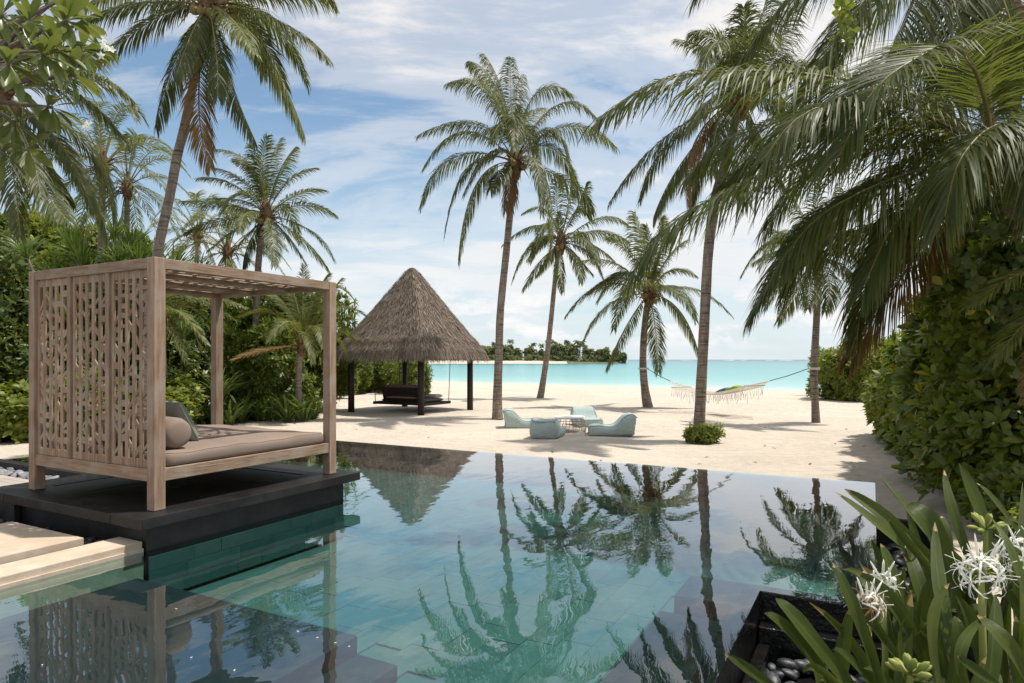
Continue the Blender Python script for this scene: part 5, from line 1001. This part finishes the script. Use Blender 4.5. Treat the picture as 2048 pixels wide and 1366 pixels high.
roots = [empty('crinum_lily', at(1700, 1480, 2.6), 0, label='crinum lily with a fading white flower head beside the overflow pit', cat='lily'),
         empty('crinum_lily', at(1990, 1400, 2.9), 0, label='crinum lily with a full white spidery flower head', cat='lily'),
         empty('crinum_lily', at(1830, 1330, 3.5), 0, label='crinum lily with tall leaves and green seed buds beside the sand', cat='lily')]
rl = random.Random(77)
for i, (pts, W) in enumerate(LILY):
    b_ = pts[0]; root = min(roots, key=lambda r: (r.location - b_).length); lily_leaf(root, pts, W * .82, seed=i)
for k in range(95):                                  # fuller foliage behind and between
    root = roots[k % 3]; Yp = rl.uniform(2.5, 4.1); u = rl.uniform(1660, 2140) if Yp < 3 else rl.uniform(1760, 2150); b_ = at(u, 0, Yp); b_.z = -.15
    a = rl.uniform(0, 6.28); ln = rl.uniform(.55, .95); h = Vector((math.cos(a), math.sin(a), 0)); sp_ = rl.uniform(.1, .5)
    lily_leaf(root, [b_, b_ + h * sp_ * .35 * ln + Vector((0, 0, ln * .55)), b_ + h * sp_ * ln + Vector((0, 0, ln * rl.uniform(.6, .98)))], rl.uniform(.04, .068), seed=100 + k, seg=10)
def flower_head(root, C, r, n, old, seed, az0):
    r_ = random.Random(seed); C = Vector(C); fh = bpy.data.objects.new('flower_head', None); fh.empty_display_size = .05; fh.location = C - root.location; link(fh, root)
    st = MB(); st.tube([Vector((.02, .05, -.75)), Vector((.03, .03, -.35)), Vector((0, 0, 0))], [.017, .014, .012], 8)
    for k in range(n):
        a = az0 + 6.28 * k / n + r_.uniform(-.2, .2); e = r_.uniform(-.25, 1.15); d = Vector((math.cos(a) * math.cos(e), math.sin(a) * math.cos(e) * .8, math.sin(e)))
        ft_ = d * r * .55; st.tube([Vector((0, 0, 0)), ft_ * .5 + Vector((0, 0, .01)), ft_], [.004, .0032, .003], 5)
        isold = r_.random() < old; m_ = 'petal_old' if isold else 'petal'; pm = MB(); U = d.orthogonal().normalized(); W = d.cross(U)
        for q in range(6):
            b = 6.28 * q / 6 + r_.uniform(-.15, .15); o_ = U * math.cos(b) + W * math.sin(b); pts = []; lp = r * r_.uniform(.75, 1.0)
            for i in range(7):
                t = i / 6; ang = t * (2.3 if not isold else 1.2); pts.append(ft_ + o_ * lp * .62 * math.sin(1.75 * t) + d * lp * (.42 * t - .80 * t * t) + Vector((0, 0, -.22 * lp * t * t * (2.4 if isold else .8))))
            sd = d.cross(o_).normalized(); vs = []
            for i, p in enumerate(pts): ww = (.0022, .0037, .0044, .0043, .0038, .0028, .0008)[i] * (.6 if isold else 1); vs += [p - sd * ww, p + sd * ww]
            pm.add(vs, [(2 * i, 2 * i + 1, 2 * i + 3, 2 * i + 2) for i in range(6)])
            if q % 2 == 0: pm.tube([ft_, ft_ + (d * .5 + o_ * .35) * r * .5, ft_ + (d * .55 + o_ * .6) * r * .72], [.0013, .001, .0016], 4)
        pm.build('flower', m_, fh, smooth=True)
    st.build('flower_stalk', 'bud', fh, smooth=True)
    for k in range(4):
        d = Vector((r_.uniform(-.7, .7), r_.uniform(-.4, .2), 1)).normalized(); MB().tube([d * r * .2, d * r * .7, d * r * 1.05, d * r * 1.25], [.003, .005, .004, .001], 6).build('flower_bud', 'petal', fh, smooth=True)
flower_head(roots[0], at(1735, 1215, 2.75), .105, 9, .4, 5, .3); flower_head(roots[1], at(1962, 1150, 2.7), .135, 9, .05, 6, .8); flower_head(roots[1], at(2045, 1110, 2.9), .12, 8, 0, 8, .1); flower_head(roots[0], at(1765, 1165, 2.95), .09, 6, .1, 9, .5)
def seed_head(root, C, r, n, seed):
    r_ = random.Random(seed); C = Vector(C) - root.location; fh = bpy.data.objects.new('seed_head', None); fh.location = C; fh.empty_display_size = .05; link(fh, root); MB().tube([(0, .02, -.5), (0, 0, 0)], [.014, .011], 7).build('flower_stalk', 'bud', fh)
    for k in range(n):
        a = 6.28 * k / n; e = r_.uniform(.1, 1.4); d = Vector((math.cos(a) * math.cos(e), math.sin(a) * math.cos(e), math.sin(e))); MB().tube([d * .005, d * r * .35, d * r * .6, d * r * .85, d * r], [.003, .005, .013, .011, .002], 8).build('seed_pod', 'bud', fh, smooth=True)
seed_head(roots[2], at(1972, 1060, 3.3), .10, 10, 3); seed_head(roots[0], at(1820, 1350, 2.35), .085, 11, 4)

# ------------------------------------------------------------------ frangipani branches
frn = empty('frangipani_tree', Vector((-6.6, 6.3, -.05)), 0, label='frangipani tree reaching in with broad leaves and white blossoms', cat='tree')
def fleaf(seed, L, W):
    r_ = random.Random(seed); seg = 7; vs = []; cu_ = r_.uniform(.1, .35)
    for i in range(seg + 1):
        t = i / seg; w_ = W / 2 * np.interp(t, [0, .12, .4, .7, .9, 1], [.06, .2, .8, 1.0, .62, .03]); z = -cu_ * L * t * t
        vs += [(t * L, -w_, z + .3 * w_), (t * L, -w_ * .5, z + .13 * w_), (t * L, 0, z), (t * L, w_ * .5, z + .13 * w_), (t * L, w_, z + .3 * w_)]
    me = bpy.data.meshes.new('leaf'); me.from_pydata(vs, [], [(5 * i + k, 5 * i + k + 1, 5 * i + k + 6, 5 * i + k + 5) for i in range(seg) for k in range(4)]); me.polygons.foreach_set('use_smooth', [True] * len(me.polygons)); me.materials.append(M('frangipani_leaf')); return me
FL = [fleaf(300 + i, .27, .085) for i in range(4)]
ends = [(105, 215, 5.6, 11), (150, 150, 5.7, 11), (60, 40, 5.4, 11), (135, 40, 5.6, 12), (165, 100, 5.9, 11), (90, 110, 5.3, 12), (20, 130, 5.2, 12), (30, 250, 5.5, 10), (10, 310, 5.4, 9), (60, 300, 5.7, 6), (5, 30, 5.3, 10), (100, 10, 6.0, 10), (40, 180, 5.9, 9), (170, 40, 6.2, 8), (75, 75, 6.1, 9), (120, 100, 5.5, 10), (-30, 210, 5.2, 9), (140, -10, 5.8, 9)]
br = MB(); hub = at(-130, 160, 5.7) - frn.location; br.tube([(0, 0, 0), (.1, -.1, 1.6), (hub.x * .6, hub.y, 2.9), hub], [.13, .11, .09, .07], 9)
for u, v, Yp, n in ends:
    E = at(u, v, Yp) - frn.location; mid = hub.lerp(E, .55) + Vector((0, 0, r9.uniform(-.15, .1))); br.tube([hub, mid, E], [.035, .022, .013], 7); dirn = (E - mid).normalized()
    for k in range(n):
        a = 6.28 * k / n + r9.uniform(-.25, .25); U = dirn.orthogonal().normalized(); W = dirn.cross(U); d = (U * math.cos(a) + W * math.sin(a)) * r9.uniform(.7, 1.1) + dirn * r9.uniform(.1, .9) + Vector((0, 0, r9.uniform(-.55, .15))); d.normalize()
        o = obj_of('leaf', FL[k % 4], 'frangipani_leaf', frn, E - dirn * r9.uniform(0, .05)); sd = d.cross(Vector((0, 0, 1))).normalized(); nn = sd.cross(d); rm = Matrix((d, -sd, nn)).transposed() if False else Matrix(((d.x, -sd.x, nn.x), (d.y, -sd.y, nn.y), (d.z, -sd.z, nn.z)))
        o.rotation_euler = (rm @ Matrix.Rotation(r9.uniform(-.5, .5), 3, 'X')).to_euler(); s = r9.uniform(.75, 1.15); o.scale = (s, s, s)
br.build('branch', 'bark', frn, smooth=True)
for u, v, Yp, n in ((212, 96, 5.7, 7), (175, 248, 5.6, 4), (100, 60, 5.5, 3)):
    c_ = at(u, v, Yp) - frn.location; bl = bpy.data.objects.new('blossom', None); bl.location = c_; bl.empty_display_size = .05; link(bl, frn)
    MB().tube([at(u - 45, v - 20, Yp) - frn.location - c_, Vector((0, 0, -.01))], [.006, .004], 5).build('flower_stalk', 'bud', bl)
    for k in range(n):
        pm = MB(); q0 = Vector((r9.gauss(0, .028), r9.gauss(0, .02), r9.gauss(0, .03))); ax = Vector((r9.uniform(-.6, .8), -1, r9.uniform(-.4, .5))).normalized(); U = ax.orthogonal().normalized(); W = ax.cross(U)
        for p_ in range(5):
            a = 6.28 * p_ / 5; o_ = U * math.cos(a) + W * math.sin(a); s_ = ax.cross(o_); pm.add([q0, q0 + o_ * .018 + s_ * .012 + ax * .008, q0 + o_ * .040 + s_ * .004 + ax * .010, q0 + o_ * .020 - s_ * .010 + ax * .006], [(0, 1, 2, 3)])
        pm.build('flower', 'petal', bl)

# ------------------------------------------------------------------ wooded island across the lagoon
YI = 470
ig = MB(); ns = 40
for i in range(ns + 1):
    t = i / ns; u = 560 + t * (1252 - 560); e = math.sin(math.pi * min(1, t * 1.02)) ** .4 if t < 1 else 0
    x = (u - CX) / FPX * YI; ig.v += [(x, YI - 26 * e, -1.6), (x, YI - 16 * e, -.2), (x, YI - 6 * e, 1.2 * e), (x, YI + 40, 1.5 * e)]
ig.f = [(4 * i + k, 4 * i + 4 + k, 4 * i + 5 + k, 4 * i + 1 + k) for i in range(ns) for k in range(3)]; ig.m = [1 if k < 1 else 0 for i in range(ns) for k in range(3)]
for i in range(len(ig.f)):
    if (i // 3) / ns > .82: ig.m[i] = 0
ig.m = [1 if (i % 3) < 2 and (i // 3) / ns < .82 else 0 for i in range(len(ig.f))]
tag(ig.build('island_ground', ['island_ground', 'sand'], smooth=True), 'low sandy island across the lagoon', kind='structure')
def far_tree(seed):
    r_ = np.random.default_rng(seed); me, c = shrub_mesh(seed, 420, 5.0, 5.0, 11.0, 1.5, 1.1, per=4, lobes=9, seg=2, upb=.3); me.materials.append(M('island_leaf')); return me
FT = [far_tree(400 + i) for i in range(3)]
tk = MB().tube([(0, 0, -1), (.3, 0, 3), (.2, .2, 7)], [.5, .35, .2], 6); tkm = bpy.data.meshes.new('trunk'); tkm.from_pydata(tk.v, [], tk.f); tkm.materials.append(M('bark'))
def far_palm(seed):
    r_ = random.Random(seed); H = 13; lean = r_.uniform(-1.2, 1.2); t_ = MB().tube([(0, 0, -1), (lean * .3, 0, H * .5), (lean, 0, H)], [.32, .24, .2], 6); mb = MB()
    for k in range(16):
        a = 6.28 * k / 16 + r_.uniform(-.2, .2); e = r_.uniform(-.3, 1.2); L = r_.uniform(3.2, 4.6); P = bez((lean, 0, H), (lean + math.cos(a) * L * .5 * math.cos(e), math.sin(a) * L * .5 * math.cos(e), H + L * .5 * math.sin(e) + .4), (lean + math.cos(a) * L * .8, math.sin(a) * L * .8, H + L * .7 * math.sin(e) - 1.6), 7); s = Vector((-math.sin(a), math.cos(a), 0)); vs = []
        for i, p in enumerate(P): p = Vector(p); w_ = (.12, .5, .75, .75, .65, .45, .05)[i]; vs += [p + s * w_ - Vector((0, 0, w_ * .9)), p, p - s * w_ - Vector((0, 0, w_ * .9))]
        mb.add(vs, [(3 * i + q, 3 * i + q + 1, 3 * i + q + 4, 3 * i + q + 3) for i in range(6) for q in (0, 1)])
    a_ = bpy.data.meshes.new('trunk'); a_.from_pydata(t_.v, [], t_.f); a_.materials.append(M('bark')); b_ = bpy.data.meshes.new('crown'); b_.from_pydata(mb.v, [], mb.f); b_.materials.append(M('island_leaf')); return a_, b_
FP = [far_palm(500 + i) for i in range(4)]
rI = random.Random(9)
for k in range(64):
    u = rI.uniform(640, 1246); e = min(1, (1256 - u) / 90) ** .5; Yt = YI + rI.uniform(-3, 22); r = empty('island_tree', ((u - CX) / FPX * Yt, Yt, .6 * e), rI.uniform(0, 6), label='leafy tree on the wooded island across the lagoon', cat='tree', group='broadleaf trees on the island')
    s = rI.uniform(.75, 1.15) * (.35 + .65 * e); r.scale = (s, s, s * rI.uniform(.8, 1.05)); obj_of('crown', FT[k % 3], 'island_leaf', r); obj_of('trunk', tkm, 'bark', r)
for k in range(46):
    u = rI.uniform(640, 1180); e = min(1, (1250 - u) / 120); Yt = YI + rI.uniform(-4, 24); r = empty('island_palm', ((u - CX) / FPX * Yt, Yt, .8), rI.uniform(0, 6), label='coconut palm standing up from the wooded island across the lagoon', cat='palm tree', group='coconut palms on the island')
    s = rI.uniform(.72, 1.12) * (.6 + .4 * e); r.scale = (s, s, s); a_, b_ = FP[k % 4]; obj_of('trunk', a_, 'bark', r); obj_of('crown', b_, 'island_leaf', r)
pts_ = []
for k in range(900):
    u = rI.uniform(560, 1248); e = min(1, (1252 - u) / 60); pts_.append(((u - CX) / FPX * YI, YI - 7 * e + rI.uniform(-1.5, 3), rI.uniform(.4, 4.2) * (.35 + .65 * e)))
V_, F_ = rosette_cloud(np.array(pts_), np.tile([0, -.4, .8], (len(pts_), 1)) + rng.normal(0, .3, (len(pts_), 3)), 1.5, .9, 6, rng, .2, 2); und = obj_of('island_undergrowth', mesh_np('undergrowth', V_, F_), 'island_leaf'); tag(und, 'low green undergrowth along the island shore', kind='stuff')

# ------------------------------------------------------------------ small things lying about
fm_ = [fleaf(330 + i, .14, .05) for i in range(2)]
for m_ in fm_: m_.materials[0] = M('palm_leaf_dry')
for k in range(26):
    u = rI.uniform(700, 1750); v = rI.uniform(835, 930) if u < 1300 else rI.uniform(850, 960); p = on(u, v)
    if p.x * D1.x + p.y * D1.y < POOL_A + .3: continue
    o = obj_of('fallen_leaf', fm_[k % 2], 'palm_leaf_dry', None, g_(p.x, p.y) + Vector((0, 0, .025)), rI.uniform(0, 6)); tag(o, 'dry brown leaf lying on the sand', 'leaf', 'dry leaves on the sand')
pl = MB(); pl.add([(0, -.006, 0), (.022, -.013, .002), (.040, -.004, .003), (.040, .006, .003), (.020, .013, .002), (0, .006, 0)], [(0, 1, 2, 3, 4, 5)])
pme = bpy.data.meshes.new('petal'); pme.from_pydata(pl.v, [], pl.f); pme.materials.append(M('petal'))
for u, v in ((598, 1264), (632, 1277), (668, 1287), (700, 1293), (385, 1315), (468, 1343), (85, 1330), (355, 1218)):
    o = obj_of('floating_petal', pme, 'petal', None, on(u, v, 0) + Vector((0, 0, .004)), rI.uniform(0, 6)); o.scale = (.36, .36, .36); tag(o, 'small white petal floating on the pool', 'petal', 'petals floating on the pool')
